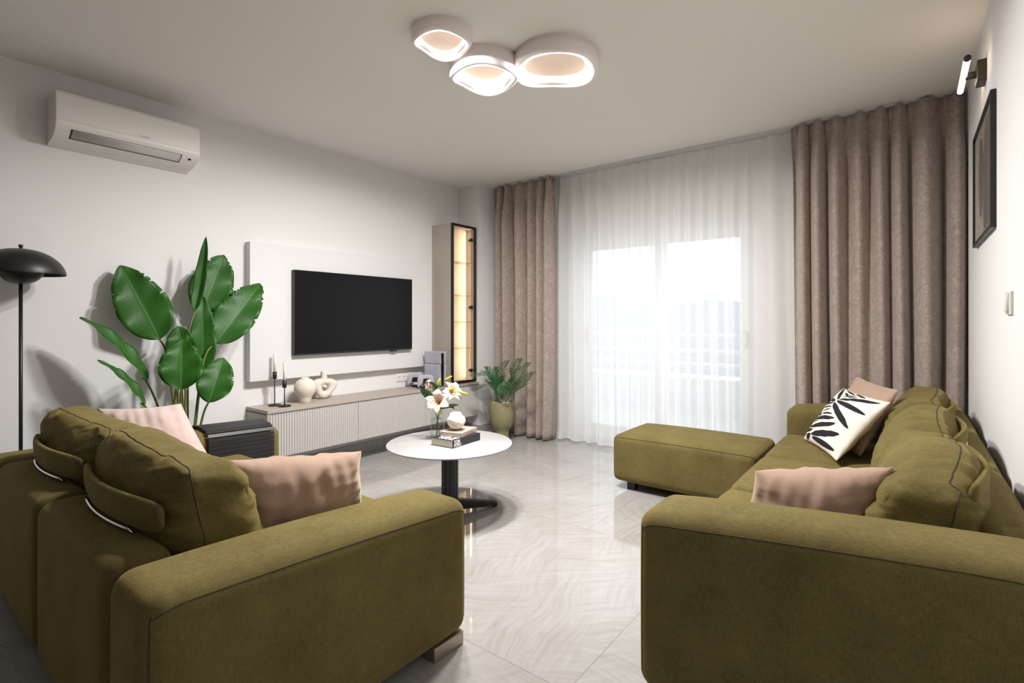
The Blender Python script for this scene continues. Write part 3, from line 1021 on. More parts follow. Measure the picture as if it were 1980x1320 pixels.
# ------------------------------------------------------------------ throw pillows
def pillow(name, corners, thick, mat, seed, label, n=44, wrinkle=0.010, back=None, concave=0.06):
    """corners TL, TR, BR, BL of the face turned to the room; bulges both ways"""
    TL, TR, BR, BL = [Vector(c) for c in corners]
    c = (TL + TR + BR + BL) / 4
    nrm = ((TR - TL).cross(BL - TL)).normalized()
    if nrm.dot(Vector((0, 0, CAM_H)) - c) < 0:
        nrm = -nrm
    bm = bmesh.new()
    uvl = bm.loops.layers.uv.new('UVMap')
    grid = {}
    for side in (1, -1):
        for i in range(n + 1):
            for j in range(n + 1):
                s, t = i / n, j / n
                a, b = 2 * s - 1, 2 * t - 1
                edge = i in (0, n) or j in (0, n)
                if edge and side == -1:
                    grid[(side, i, j)] = grid[(1, i, j)]
                    continue
                # edges sag inwards between the corners
                a2 = a * (1 - concave * (1 - b * b) * abs(a) ** 3)
                b2 = b * (1 - concave * (1 - a * a) * abs(b) ** 3)
                ss, tt = (a2 + 1) / 2, (b2 + 1) / 2
                p = BL.lerp(BR, ss).lerp(TL.lerp(TR, ss), tt)
                prof_ = (max(0, 1 - abs(a) ** 2.2) * max(0, 1 - abs(b) ** 2.2)) ** 0.55
                corner = abs(a * b)
                wr = mnoise.noise(Vector((a * 2.2 + seed, b * 2.2, side * 2.0))) * 1.0 + 0.6 * mnoise.noise(Vector((a * 5 + b * 3 + seed, b * 2, side)))
                rad = mnoise.noise(Vector((math.atan2(b, a) * 3.0 + seed, 0.3, side))) * sstep(0.3, 1.0, max(abs(a), abs(b)))
                cr_ = mnoise.noise(Vector((a * 6.5 + seed, b * 1.1, 5.0 + side))) * (0.35 + 0.65 * abs(b)) + 0.5 * mnoise.noise(Vector((a * 1.2, b * 7.0 + seed, 9.0 + side))) * abs(a)
                hgt = thick / 2 * prof_ + wrinkle * (wr + 0.8 * rad + 0.9 * cr_) * min(1, prof_ * 2.5)
                p = p + nrm * (side * hgt)
                if edge:
                    p = p + nrm * 0.004 * mnoise.noise(Vector((a * 4, b * 4, seed)))
                grid[(side, i, j)] = bm.verts.new(p)
    for side in (1, -1):
        for i in range(n):
            for j in range(n):
                q = [(i, j), (i + 1, j), (i + 1, j + 1), (i, j + 1)]
                if side == -1:
                    q.reverse()
                vs_ = [grid[(side, *x)] for x in q]
                f = bm.faces.new(vs_)
                f.material_index = 0 if (side == 1 or back is None) else 1
                for lp, x in zip(f.loops, q):
                    lp[uvl].uv = (x[0] / n, x[1] / n)
    mats = [mat] if back is None else [mat, back]
    o = obj(name, bm, mats, None, True, c)
    # welt around the edge
    return tag(o, label, 'cushion')


# right sofa, near arm
pillow('throw_pillow', [(-0.426, 1.93, 0.690), (-0.038, 1.93, 0.770), (-0.06, 2.00, 0.46), (-0.494, 2.00, 0.45)], 0.20, M['pink'], 2.0,
       'dusty pink velvet cushion leaning on the near arm of the three seat sofa')
# black and white + pink one behind it
bwc = [Vector((-0.335, 3.86, 0.79)), Vector((-0.080, 3.36, 0.785)), Vector((-0.315, 3.27, 0.452)), Vector((-0.545, 3.76, 0.452))]
pillow('throw_pillow', bwc, 0.13, M['print'], 4.0, 'white cushion with black leaf shapes on the three seat sofa', back=M['cotton'], wrinkle=0.006)
off = Vector((0.10, 0.10, 0.02))
pillow('throw_pillow', [bwc[0] + Vector((0.06, 0.14, 0.065)), bwc[1] + Vector((0.03, 0.20, 0.045)), bwc[2] + off, bwc[3] + off], 0.12, M['pink'], 6.0,
       'pink velvet cushion tucked behind the black and white leaf cushion')
# left sofa, near arm
pillow('throw_pillow', [(-1.70, 0.72, 0.775), (-1.655, 1.20, 0.715), (-1.705, 1.25, 0.44), (-1.78, 0.72, 0.445)][::-1], 0.20, M['pink'], 8.0,
       'dusty pink velvet cushion against the near arm of the two seat sofa', wrinkle=0.013)
# left sofa, far end
pillow('throw_pillow', [(-3.02, 0.72, 0.80), (-2.88, 1.02, 0.80), (-2.62, 1.12, 0.44), (-2.86, 0.76, 0.44)][::-1], 0.17, M['pale_pink'], 12.0,
       'pale pink cushion at the far end of the two seat sofa', wrinkle=0.008)

# ------------------------------------------------------------------ coffee table
CT = Vector((-2.29, 2.32, 0))
ct = thing('coffee_table', 'round white marble coffee table on a black pedestal', 'table', CT)
obj('table_top', lathe([(0, 0.438), (0.382, 0.438), (0.388, 0.440), (0.392, 0.446), (0.388, 0.450), (0, 0.450)], 96), M['marble'], ct)
obj('under_plate', lathe([(0, 0.430), (0.16, 0.430), (0.16, 0.438), (0, 0.438)], 40), M['black'], ct)
bm = bmesh.new()
ncol = 28
out = []
for k in range(ncol):
    a = 2 * PI * k / ncol
    r = 0.050 * (1 + (0.06 if k % 2 else -0.02))
    out.append((r * math.cos(a), r * math.sin(a)))
prism(out, 0.075, 0.430, bm)
obj('column', bm, M['black'], ct, False)
tipd = math.atan2(2.605 - 2.32, -2.145 + 2.29)
for k in range(3):
    a = tipd + k * 2 * PI / 3
    lb = bmesh.new()
    d = Vector((math.cos(a), math.sin(a), 0)); s = Vector((-d.y, d.x, 0))
    ring = []
    for r, w_, z0, z1 in ((0.02, 0.036, 0.03, 0.095), (0.10, 0.034, 0.026, 0.078), (0.30, 0.026, 0.012, 0.038), (0.318, 0.024, 0.004, 0.034)):
        ring.append([lb.verts.new(d * r + s * q * w_ + Vector((0, 0, z))) for q, z in ((-1, z0), (1, z0), (0.75, z1), (-0.75, z1))])
    for x, y in zip(ring, ring[1:]):
        for q in range(4):
            lb.faces.new((x[q], x[(q + 1) % 4], y[(q + 1) % 4], y[q]))
    lb.faces.new(ring[0]); lb.faces.new(ring[-1])
    lathe([(0, 0), (0.014, 0), (0.014, 0.012), (0, 0.012)], 14, lb, tuple(d * 0.302))
    obj('leg', lb, M['black'], ct, False, bevel=0.004)
TZ = 0.450

# books: spine faces the camera's right front; corners from the photo
def book(name, label, o_, ex, ey, lx, ly, h, cover, mats, spine_text=None, cover_text=False):
    """o_ near corner (spine / fore edge), ex along the spine, ey along the head edge"""
    t = thing(name, label, 'book', o_)
    Mx = Matrix((ex, ey, Vector((0, 0, 1)))).transposed().to_4x4()

    def bb(*a):
        b = box(*a)
        bmesh.ops.transform(b, matrix=Mx, verts=b.verts[:])
        return b
    th = 0.0025
    bm = bmesh.new()
    B(bm, 0, lx, 0, ly, 0, th); B(bm, 0, lx, 0, ly, h - th, h); B(bm, 0, lx, 0, th, th, h - th)
    bmesh.ops.transform(bm, matrix=Mx, verts=bm.verts[:])
    cv = obj('cover', bm, cover, t, False, bevel=0.0008)
    obj('pages', bb(0.003, lx - 0.003, th, ly - 0.004, th, h - th), M['paper'], t, False)
    return t, Mx, cv


def lettering(parent, txt, Mx, pos, right, up, size, mat, name='lettering', bold=0.0):
    cu = bpy.data.curves.new(name, 'FONT')
    cu.body = txt
    cu.size = size
    cu.extrude = 0.0003
    cu.offset = bold
    cu.space_line = 0.78
    cu.align_x = 'LEFT'
    cu.materials.append(mat)
    tmp = bpy.data.objects.new('tmp_text', cu)
    COL.objects.link(tmp)
    me = bpy.data.meshes.new_from_object(tmp.evaluated_get(bpy.context.evaluated_depsgraph_get()))
    bpy.data.objects.remove(tmp)
    ob = bpy.data.objects.new(name, me)
    COL.objects.link(ob)
    r, u_ = Vector(right).normalized(), Vector(up).normalized()
    n_ = r.cross(u_)
    R3 = Matrix((r, u_, n_)).transposed().to_4x4()
    ob.parent = parent
    ob.matrix_local = Matrix.Translation(Vector(pos)) @ R3
    return ob


o_ = Vector((-2.160, 2.212, TZ))
ex = (Vector((-2.180, 2.482, 0)) - Vector((-2.160, 2.212, 0))).normalized()
ey = Vector((-ex.y, ex.x, 0))
b1, Mx, cv = book('book', 'large black book with white lettering, lowest on the coffee table', o_, ex, ey, 0.272, 0.175, 0.046, M['bookblack'], None)
lettering(cv, 'TOM\nFORD', None, ex * 0.012 + Vector((0, 0, 0.0255)) - ey * 0.0006, ex, (0, 0, 1), 0.0255, M['ink'], bold=0.0008)
lettering(cv, 'TOM\nFORD', None, ex * 0.050 + ey * 0.014 + Vector((0, 0, 0.0464)), ey, -ex, 0.052, M['ink'], bold=0.0015)
o2 = Vector((-2.172, 2.300, TZ + 0.0475))
ex2 = (Vector((-2.228, 2.515, 0)) - Vector((-2.172, 2.300, 0))).normalized()
ey2 = Vector((-ex2.y, ex2.x, 0))
b2, Mx2, cv2 = book('book', 'small beige book on top of the black book', o2, ex2, ey2, 0.215, 0.155, 0.026, M['bookbeige'], None)
obj('title_strip', (lambda b: (bmesh.ops.transform(b, matrix=Mx2, verts=b.verts[:]), b)[1])(box(0.155, 0.185, -0.0005, 0.0002, 0.014, 0.018)), M['ink'], cv2, False)

# knotted sculpture
kc = o2 + ex2 * 0.085 + ey2 * 0.085 + Vector((0, 0, 0.027 + 0.058))
bm = bmesh.new()
for ax, sh in (((1, 0, 0), 0), ((0, 1, 0), 0), ((0, 0, 1), 0), ((1, 1, 0.4), 0.3)):
    A_ = Vector(ax).normalized()
    s1 = A_.orthogonal().normalized()
    s2 = A_.cross(s1)
    R0 = 0.037
    tube([s1 * R0 * math.cos(q) + s2 * R0 * math.sin(q) + A_ * 0.010 * math.sin(2 * q + sh) for q in [2 * PI * k / 36 for k in range(36)]], 0.0205, 14, bm, True)
bmesh.ops.scale(bm, vec=(1.05, 1.05, 1.0), verts=bm.verts[:])
bmesh.ops.translate(bm, verts=bm.verts[:], vec=kc)
sc_ = obj('knot_sculpture', bm, M['sculpt'], None, True, (kc.x, kc.y, kc.z - 0.058))
tag(sc_, 'small ivory knot shaped ceramic ornament on the beige book', 'ornament')

# vase with lilies
VC = Vector((-2.435, 2.352, TZ))
vt = thing('glass_vase', 'clear glass cylinder vase holding lilies on the coffee table', 'vase', VC)
obj('vessel', lathe([(0, 0.001), (0.044, 0.001), (0.046, 0.004), (0.046, 0.205), (0.0445, 0.2065), (0.043, 0.205), (0.043, 0.012), (0, 0.010)], 48), M['vglass'], vt)
obj('water', lathe([(0, 0.0125), (0.0425, 0.0125), (0.0425, 0.125), (0, 0.125)], 40), M['water'], vt)


def along(bm, p0, p1, wfun, bend, side, n=10, m=4, cup=0.0, mi=0):
    """a pointed blade from p0 to p1; side = width direction, bend = vector added at mid-length"""
    p0, p1, side, bend = Vector(p0), Vector(p1), Vector(side).normalized(), Vector(bend)
    d = (p1 - p0).normalized()
    side = (side - d * side.dot(d)).normalized()
    nr = d.cross(side)
    rows = []
    for i in range(n + 1):
        t = i / n
        c = p0.lerp(p1, t) + bend * (4 * t * (1 - t))
        w_ = wfun(t)
        rows.append([bm.verts.new(c + side * (w_ * (2 * j / m - 1)) + nr * (cup * w_ * (2 * j / m - 1) ** 2)) for j in range(m + 1)])
    for a, b in zip(rows, rows[1:]):
        for j in range(m):
            f = bm.faces.new((a[j], a[j + 1], b[j + 1], b[j]))
            f.material_index = mi


def lily(parent, c, axis, rad, seed, openn=0.75):
    rnd = random.Random(seed)
    A_ = Vector(axis).normalized()
    s1 = A_.orthogonal().normalized()
    s2 = A_.cross(s1)
    bm = bmesh.new()
    for k in range(6):
        a = 2 * PI * k / 6 + rnd.uniform(-0.12, 0.12)
        dr = s1 * math.cos(a) + s2 * math.sin(a)
        side = A_.cross(dr)
        wid = rad * (0.30 if k % 2 == 0 else 0.22)
        L0 = rad * rnd.uniform(0.95, 1.08)
        rows = []
        n, mm = 10, 4
        for i in range(n + 1):
            t = i / n
            r_ = L0 * (t ** 1.15) * openn + 0.004
            up = L0 * (0.62 * math.sin(min(1, t * 1.25) * PI / 2) - 0.55 * max(0, t - 0.55) ** 1.3)
            w_ = wid * (math.sin(PI * min(1, 0.10 + 0.90 * t)) ** 0.75) * (1 if t < 1 else 0.05)
            cpt = dr * r_ + A_ * (up - L0 * 0.45)
            rows.append([bm.verts.new(cpt + side * (w_ * (2 * j / mm - 1)) + A_ * (0.25 * w_ * (2 * j / mm - 1) ** 2 + 0.0025 * mnoise.noise(Vector((i * .9, j * 1.4, k + seed))))) for j in range(mm + 1)])
        for x, y in zip(rows, rows[1:]):
            for j in range(mm):
                f = bm.faces.new((x[j], x[j + 1], y[j + 1], y[j]))
                f.material_index = 1 if rows.index(x) < 3 else 0
    for k in range(6):
        a = 2 * PI * (k + 0.5) / 6
        e = (s1 * math.cos(a) + s2 * math.sin(a)) * rad * 0.22 + A_ * rad * 0.30
        n0 = len(bm.faces)
        tube([-A_ * rad * 0.3, e * 0.6, e], 0.0011, 5, bm)
        for f in list(bm.faces)[n0:]:
            f.material_index = 3
        n0 = len(bm.faces)
        tube([e - s1 * 0.005, e + s1 * 0.005], 0.0022, 6, bm)
        for f in list(bm.faces)[n0:]:
            f.material_index = 2
    bmesh.ops.translate(bm, verts=bm.verts[:], vec=Vector(c))
    o = obj('flower', bm, [M['petal'], M['petalc'], M['pollen'], M['lstem']], parent, True, fix=False)
    sd = o.modifiers.new('petal', 'SOLIDIFY'); sd.thickness = 0.0012
    return o


def bud(parent, base, tip, r=0.0095):
    base, tip = Vector(base), Vector(tip)
    n = 12
    pts = [base.lerp(tip, i / n) for i in range(n + 1)]
    o = obj('bud', tube(pts, lambda t: max(0.0008, r * (math.sin(PI * min(1, 0.12 + 0.80 * t ** 0.8)) ** 0.8)), 10), M['bud'], parent)
    return o


def px(u, v, depth):
    d = ray(u, v)
    return Vector((0, 0, CAM_H)) + d * depth


TO_CAM = Vector((0.5, -0.45, 0.25))
DV = F_.dot(VC)
stems = [
    # label, flower centre px+depth, axis, radius, leaf specs, bud specs, foot offset
    ('front lily stem with a wide open pale pink flower over the vase rim', (846, 776, DV - 0.05), R_ * -0.15 - F_ * 0.85 + Vector((0, 0, 0.35)), 0.098, [((852, 790), (888, 782), 0.013)], [((845, 786), (842, 797)), ((848, 788), (854, 800))], (0.010, -0.012)),
    ('lily stem leaning to the console side with a half open pink flower', (828, 744, DV), -R_ * 0.75 - F_ * 0.35 + Vector((0, 0, 0.25)), 0.072, [((838, 778), (812, 752), 0.030), ((848, 755), (830, 738), 0.014)], [], (-0.015, 0.006)),
    ('lily stem with a pink flower and yellow green buds on the palm side', (876, 757, DV + 0.02), R_ * 0.55 - F_ * 0.6 + Vector((0, 0, 0.45)), 0.085, [((858, 783), (880, 790), 0.010)], [((862, 753), (882, 751)), ((886, 757), (905, 762))], (0.014, 0.010)),
    ('tallest lily stem with upright buds and a small pink flower', (869, 743, DV + 0.08), R_ * 0.1 + F_ * 0.2 + Vector((0, 0, 1)), 0.055, [((852, 768), (836, 748), 0.020)], [((845, 746), (851, 731)), ((860, 735), (874, 727))], (-0.006, -0.004)),
]
for i, (lab, (u, v, dp), ax, rad, leaves, buds, ft) in enumerate(stems):
    st = thing('lily_stem', lab, 'flower', VC + Vector((ft[0], ft[1], 0.014)), group=None)
    O = Vector(st.location)
    C_ = px(u, v, dp)
    A_ = Vector(ax).normalized()
    neck = C_ - A_ * rad * 0.45
    mouth = VC + Vector((-ft[0] * 1.6, -ft[1] * 1.6, 0.20))
    mouth = mouth + (neck - mouth) * 0.12
    q = mouth - VC
    rr = math.hypot(q.x, q.y)
    if rr > 0.034:
        q.x *= 0.034 / rr; q.y *= 0.034 / rr
        mouth = VC + q
    pts = spline([O, O.lerp(mouth, 0.5), mouth, mouth.lerp(neck, 0.6) + Vector((0, 0, 0.01)), neck], 6)
    obj('stem', tube([p_ - O for p_ in pts], 0.0028, 8), M['lstem'], st)
    lily(st, C_ - O, A_, rad, i + 3, 0.85 if rad > 0.08 else 0.5)
    for (a, b, wd) in leaves:
        pa, pb = px(*a, dp), px(*b, dp - 0.02)
        bm = bmesh.new()
        along(bm, pa - O, pb - O, lambda t, wd=wd: wd * math.sin(PI * min(1, 0.06 + 0.94 * t)) ** 0.8 + 0.0003, Vector((0, 0, 0.008)), R_ * 0.4 + Vector((0, 0, 0.7)) - F_ * 0.3, cup=0.3)
        lf = obj('leaf', bm, M['lleaf'], st, fix=False)
        # petiole joining the leaf to its stem
        near = min(pts[10:], key=lambda p_: (p_ - pa).length)
        obj('stalk', tube([near - O, pa - O], 0.0016, 6), M['lstem'], lf)
    for (a, b) in buds:
        pa, pb = px(*a, dp - 0.01), px(*b, dp - 0.015)
        bd = bud(st, pa - O, pb - O)
        near = min(pts[10:], key=lambda p_: (p_ - pa).length)
        obj('stalk', tube([near - O, (near.lerp(pa, 0.5) + Vector((0, 0, 0.004))) - O, pa - O], 0.0015, 6), M['lstem'], bd)

# ------------------------------------------------------------------ TV wall
struct_panel = obj('wall_panel', box(0, 0.075, 0, 1.824, 0, 1.068), M['panel'], None, False, bevel=0.004)
struct_panel.location = (XL, 1.866, 0.75)
tag(struct_panel, 'raised white panel on the wall behind the television', 'wall panel')
tv = thing('television', 'large black flat television mounted on the white panel', 'television', (-3.955, 2.815, 0.935))
obj('casing', box(0.002, 0.045, -0.618, 0.618, 0, 0.692), M['tvframe'], tv, False, bevel=0.003)
obj('screen', box(0.0452, 0.0462, -0.615, 0.615, 0.014, 0.689), M['tvscreen'], tv, False)
obj('sensor', box(0.015, 0.042, 0.36, 0.43, -0.012, 0.0), M['gloss_black'], tv, False, bevel=0.003)
obj('mount', box(-0.0, 0.003, -0.2, 0.2, 0.15, 0.5), M['black'], tv, False)

cn = thing('media_console', 'long wall hung console with fluted grey fronts under the television', 'console', (-3.862, 3.03, 0.20))
cy0, cy1 = 1.872 - 3.03, 4.192 - 3.03
obj('worktop', box(-0.165, 0.165, cy0, cy1, 0.333, 0.357), M['taupe'], cn, False, bevel=0.0015)
obj('carcass', box(-0.165, 0.138, cy0, cy1 - 0.0, 0.0, 0.322), M['taupe'], cn, False, bevel=0.0015)
obj('end_panel', box(0.138, 0.160, cy0, cy0 + 0.018, 0.0, 0.332), M['taupe'], cn, False)
obj('shadow_gap', box(-0.16, 0.130, cy0 + 0.002, cy1 - 0.002, 0.322, 0.333), M['black'], cn, False)
nd = 3
for k in range(nd):
    a = cy0 + 0.020 + (cy1 - cy0 - 0.022) * k / nd
    b = cy0 + 0.020 + (cy1 - cy0 - 0.022) * (k + 1) / nd - 0.003
    bm = bmesh.new()
    B(bm, 0.139, 0.152, a, b, 0.002, 0.328)
    nf = int((b - a) / 0.021)
    for q in range(nf):
        y0 = a + (b - a) * q / nf
        y1 = y0 + (b - a) / nf * 0.70
        out = [(0.152, y0)] + [(0.152 + 0.008 * math.sin(PI * s_ / 6) ** 0.6, y0 + (y1 - y0) * s_ / 6) for s_ in range(1, 6)] + [(0.152, y1)]
        prism(out, 0.002, 0.328, bm)
    obj('fluted_front', bm, M['slat'], cn, False)

# tall glass cabinet
gc = thing('display_cabinet', 'tall narrow taupe display cabinet with lit black framed glass door', 'cabinet', (-3.73, 3.812, 0.563))
CD, CWd, CH = 0.30, 0.376, 1.667
bm = bmesh.new()
B(bm, -CD, -0.022, 0, 0.018, 0, CH)
B(bm, -CD, -0.022, CWd - 0.018, CWd, 0, CH)
B(bm, -CD, -0.022, 0.018, CWd - 0.018, 0, 0.018)
B(bm, -CD, -0.022, 0.018, CWd - 0.018, CH - 0.018, CH)
obj('carcass', bm, M['taupe'], gc, False, bevel=0.001)
obj('back_panel', box(-CD + 0.0, -0.150, 0.018, CWd - 0.018, 0.018, CH - 0.018), M['back_oak'], gc, False)
obj('light_strip', box(-0.149, -0.143, CWd - 0.026, CWd - 0.019, 0.03, CH - 0.03), M['led_strip'], gc, False)
for z in (0.36, 0.64, 0.92, 1.27):
    obj('shelf', box(-0.149, -0.034, 0.019, CWd - 0.032, z, z + 0.007), M['shelfglass'], gc, False)
ll = bpy.data.lights.new('cabinet_glow', 'AREA')
ll.shape = 'RECTANGLE'
ll.size, ll.size_y = 1.6, 0.015
ll.energy = 2.6
ll.color = (1.0, 0.89, 0.74)
lo = bpy.data.objects.new('cabinet_glow', ll)
lo.location = (-0.055, CWd - 0.028, CH / 2)
dd = Vector((-0.7, -1.0, 0)).normalized()
zx = Vector((0, 0, 1))
lo.rotation_euler = Matrix((zx, (-dd).cross(zx), -dd)).transposed().to_euler()
lo.parent = gc
COL.objects.link(lo)
fw = 0.026
bm = bmesh.new()
B(bm, -0.020, 0, 0, fw, 0, CH); B(bm, -0.020, 0, CWd - fw, CWd, 0, CH)
B(bm, -0.020, 0, fw, CWd - fw, 0, fw); B(bm, -0.020, 0, fw, CWd - fw, CH - fw, CH)
dr_ = obj('door', bm, M['black'], gc, False, bevel=0.001)
obj('glass', box(-0.012, -0.008, fw, CWd - fw, fw, CH - fw), M['cabglass'], dr_, False)
for z in (0.12, 0.80, CH - 0.14):
    hb = box(-0.075, -0.021, CWd - 0.05, CWd - 0.031, z - 0.012, z + 0.012)
    B(hb, -0.034, -0.020, CWd - 0.075, CWd - 0.040, z - 0.018, z + 0.018)
    obj('hinge', hb, M['bronze'], dr_, False, bevel=0.003)

# candlesticks
def candlestick(y, x, h, ch, label):
    t = thing('candlestick', label, 'candlestick', (x, y, 0.557))
    obj('base', lathe([(0, 0), (0.045, 0), (0.046, 0.003), (0.046, 0.009), (0.044, 0.011), (0, 0.012)], 36), M['black'], t)
    obj('stem', lathe([(0, 0.011), (0.0042, 0.011), (0.0042, h - 0.05), (0, h - 0.05)], 14), M['black'], t)
    obj('cup', lathe([(0, h - 0.055), (0.0155, h - 0.055), (0.0155, h), (0.0125, h), (0.0125, h - 0.02), (0, h - 0.02)], 28), M['black'], t)
    c = tag(obj('taper_candle', lathe([(0, 0), (0.0105, 0), (0.0098, ch * 0.9), (0.006, ch - 0.006), (0, ch)], 20), M['wax'], None), 'white taper candle in the %s candlestick' % ('taller' if h > 0.2 else 'shorter'), 'candle')
    c.location = (x, y, 0.557 + h - 0.0195)
    obj('wick', lathe([(0, 0), (0.001, 0), (0.0008, 0.010), (0, 0.010)], 6, c=(0, 0, ch - 0.001)), M['black'], c)


candlestick(2.03, -3.955 + 0.055, 0.262, 0.175, 'taller slim black candlestick beside the round cream vase')
candlestick(2.055, -3.80, 0.20, 0.165, 'shorter slim black candlestick at the front of the console')

# round textured vase
prof_r = [(0, 0), (0.040, 0), (0.045, 0.004), (0.047, 0.035), (0.055, 0.050), (0.076, 0.078), (0.086, 0.112), (0.083, 0.142), (0.068, 0.170), (0.045, 0.188), (0.030, 0.193), (0.030, 0.202), (0.024, 0.202), (0.024, 0.185), (0, 0.10)]
rv = obj('round_vase', lathe(prof_r, 48), M['ceramic'])
rv.location = (-3.86, 2.262, 0.557)
tag(rv, 'round cream ceramic vase with a footed base on the console', 'vase')
# donut vase: rounded triangle body with a hole and a neck
bm = bmesh.new()
n = 44
cen = Vector((0, 0, 0.085))
rows = []
for i in range(n):
    a = 2 * PI * i / n
    r_out = 0.092 + 0.022 * math.cos(3 * (a + PI / 2) + 0.25) * 0.6
    # lower lobes wide, top lobe into the neck
    dy, dz = math.cos(a), math.sin(a)
    ro = Vector((0, dy * r_out * 1.12, dz * r_out * 0.92))
    ri = Vector((0, dy * 0.024 + 0.004, dz * 0.027 - 0.004))
    mid = (ro + ri) / 2
    hr_ = (ro - ri).length / 2
    ring = []
    for k in range(14):
        b = 2 * PI * k / 14
        er = (ro - ri).normalized()
        ring.append(bm.verts.new(cen + mid + er * hr_ * math.cos(b) + Vector((1, 0, 0)) * 0.034 * math.sin(b)))
    rows.append(ring)
for i in range(n):
    a, b = rows[i], rows[(i + 1) % n]
    for k in range(14):
        bm.faces.new((a[k], a[(k + 1) % 14], b[(k + 1) % 14], b[k]))
lathe([(0.030, 0.150), (0.023, 0.175), (0.021, 0.20), (0.021, 0.224), (0.016, 0.224), (0.015, 0.17)], 24, bm)
mz = min(v.co.z for v in bm.verts)
bmesh.ops.translate(bm, verts=bm.verts[:], vec=(0, 0, -mz))
dv = obj('donut_vase', bm, M['ceramic'])
dv.location = (-3.93, 2.475, 0.557)
dv.rotation_euler = (0, 0, -0.15)
tag(dv, 'cream ceramic vase with a hole through its body on the console', 'vase')

# game console and controllers
gcn = thing('game_console', 'upright grey game console with a black centre beside the display cabinet', 'game console', (-3.80, 3.64, 0.557), 0.10)
for s in (0, 1):
    sy = 0.022 if s else -0.022
    for part, (z0, z1) in enumerate(((0.012, 0.225), (0.228, 0.352))):
        def dfm(p, u, s=s):
            p.y += (0.008 if s else -0.008) * (u[2] * 0.5 + abs(u[0]) ** 2)
            return p
        obj('shell', softbox((0, sy * 1.35, (z0 + z1) / 2), (0.105, 0.007, (z1 - z0) / 2), 0.005, (0, 0, 0), 6, 2, dfm), M['console_shell'], gcn)
obj('core', box(-0.098, 0.098, -0.022, 0.022, 0.010, 0.335), M['gloss_black'], gcn, False, bevel=0.006)
obj('stand', box(-0.06, 0.06, -0.035, 0.035, 0, 0.010), M['gloss_black'], gcn, False, bevel=0.003)


def controller(name, label, loc, rz):
    t = thing(name, label, 'game controller', loc, rz)
    # face looks to +x, upright with grips pointing down
    def dfm(p, u):
        g = abs(u[1]) ** 3
        p.z -= 0.040 * g * (1 if u[2] < 0 else 0.25)
        p.x += 0.012 * g
        p.z += 0.010 * (1 - abs(u[1])) * (1 if u[2] < 0 else 0)
        return p
    obj('body', softbox((0, 0, 0.088), (0.020, 0.080, 0.044), 0.018, (0.004, 0.006, 0.004), 12, 4, dfm), M['console_shell'], t)
    obj('centre_panel', softbox((0.013, 0, 0.080), (0.012, 0.034, 0.028), 0.008, (0.003, 0, 0), 6, 3), M['gloss_black'], t)
    obj('touch_pad', softbox((0.021, 0, 0.113), (0.006, 0.030, 0.016), 0.005, (0.001, 0, 0), 4, 3), M['console_shell'], t)
    for sy in (-1, 1):
        obj('thumbstick', lathe([(0, 0), (0.007, 0), (0.007, 0.008), (0.010, 0.009), (0.010, 0.012), (0, 0.011)], 18).copy() if False else stick(sy), M['gloss_black'], t)
    bm = bmesh.new()
    for dy, dz in ((0, 0.010), (0, -0.010), (0.010, 0), (-0.010, 0)):
        B(bm, 0.018, 0.0265, 0.052 + dy - 0.0035, 0.052 + dy + 0.0035, 0.102 + dz - 0.0035, 0.102 + dz + 0.0035)
    obj('buttons', bm, M['greyink'], t, False)
    obj('cradle', softbox((-0.004, 0, 0.012), (0.030, 0.04, 0.012), 0.006, (0, 0, 0), 4, 2), M['gloss_black'], t)
    return t


def stick(sy):
    b = lathe([(0, 0), (0.007, 0), (0.007, 0.008), (0.0105, 0.009), (0.0105, 0.013), (0, 0.012)], 18)
    bmesh.ops.rotate(b, verts=b.verts[:], matrix=Matrix.Rotation(PI / 2, 3, 'Y'))
    bmesh.ops.translate(b, verts=b.verts[:], vec=(0.020, sy * 0.026, 0.074))
    return b


controller('game_controller', 'grey game controller with black centre in front of the game console', (-3.745, 3.455, 0.557), -0.35)
controller('game_controller', 'grey game controller half hidden behind the front one', (-3.90, 3.475, 0.557), -0.9)

# socket plate
sk = thing('socket_plate', 'white wall socket plate above the console', 'socket', (XL, 3.43, 0.652))
obj('plate', box(0, 0.008, -0.11, 0.11, -0.040, 0.042), M['white_plastic'], sk, False, bevel=0.003)
for k in range(3):
    b = lathe([(0, 0), (0.0, 0.0), (0.019, 0.0), (0.019, 0.004), (0.016, 0.004), (0.015, -0.004), (0, -0.004)], 24)
    bmesh.ops.rotate(b, verts=b.verts[:], matrix=Matrix.Rotation(PI / 2, 3, 'Y'))
    bmesh.ops.translate(b, verts=b.verts[:], vec=(0.009, -0.07 + 0.07 * k, 0.0))
    so = obj('socket', b, M['white_plastic'], sk)
    h = bmesh.new()
    for d_ in (-0.008, 0.008):
        B(h, 0.006, 0.0092, -0.07 + 0.07 * k + d_ - 0.003, -0.07 + 0.07 * k + d_ + 0.003, -0.003, 0.003)
    obj('hole', h, M['black'], so, False)

# ------------------------------------------------------------------ air conditioner
ac = thing('air_conditioner', 'white split air conditioner high on the television wall', 'air conditioner', (XL, 1.09, 2.245))
out = [(0.0, 0.0), (0.0, 0.285), (0.19, 0.285), (0.208, 0.278), (0.216, 0.262)]
for k in range(1, 9):
    f = k / 8
    out.append((0.216 + 0.004 * math.sin(PI * f * 0.5), 0.262 - 0.155 * f))
for k in range(1, 11):
    a = PI / 2 * k / 10
    out.append((0.220 - 0.165 * (1 - math.cos(a)), 0.107 - 0.092 * math.sin(a)))
out += [(0.03, 0.004)]
obj('housing', prism(out, -0.37, 0.375, axes=(0, 2, 1)), M['white_plastic'], ac, False, bevel=0.004)


def curve_at(a):
    return Vector((0.220 - 0.165 * (1 - math.cos(a)), 0, 0.107 - 0.092 * math.sin(a)))


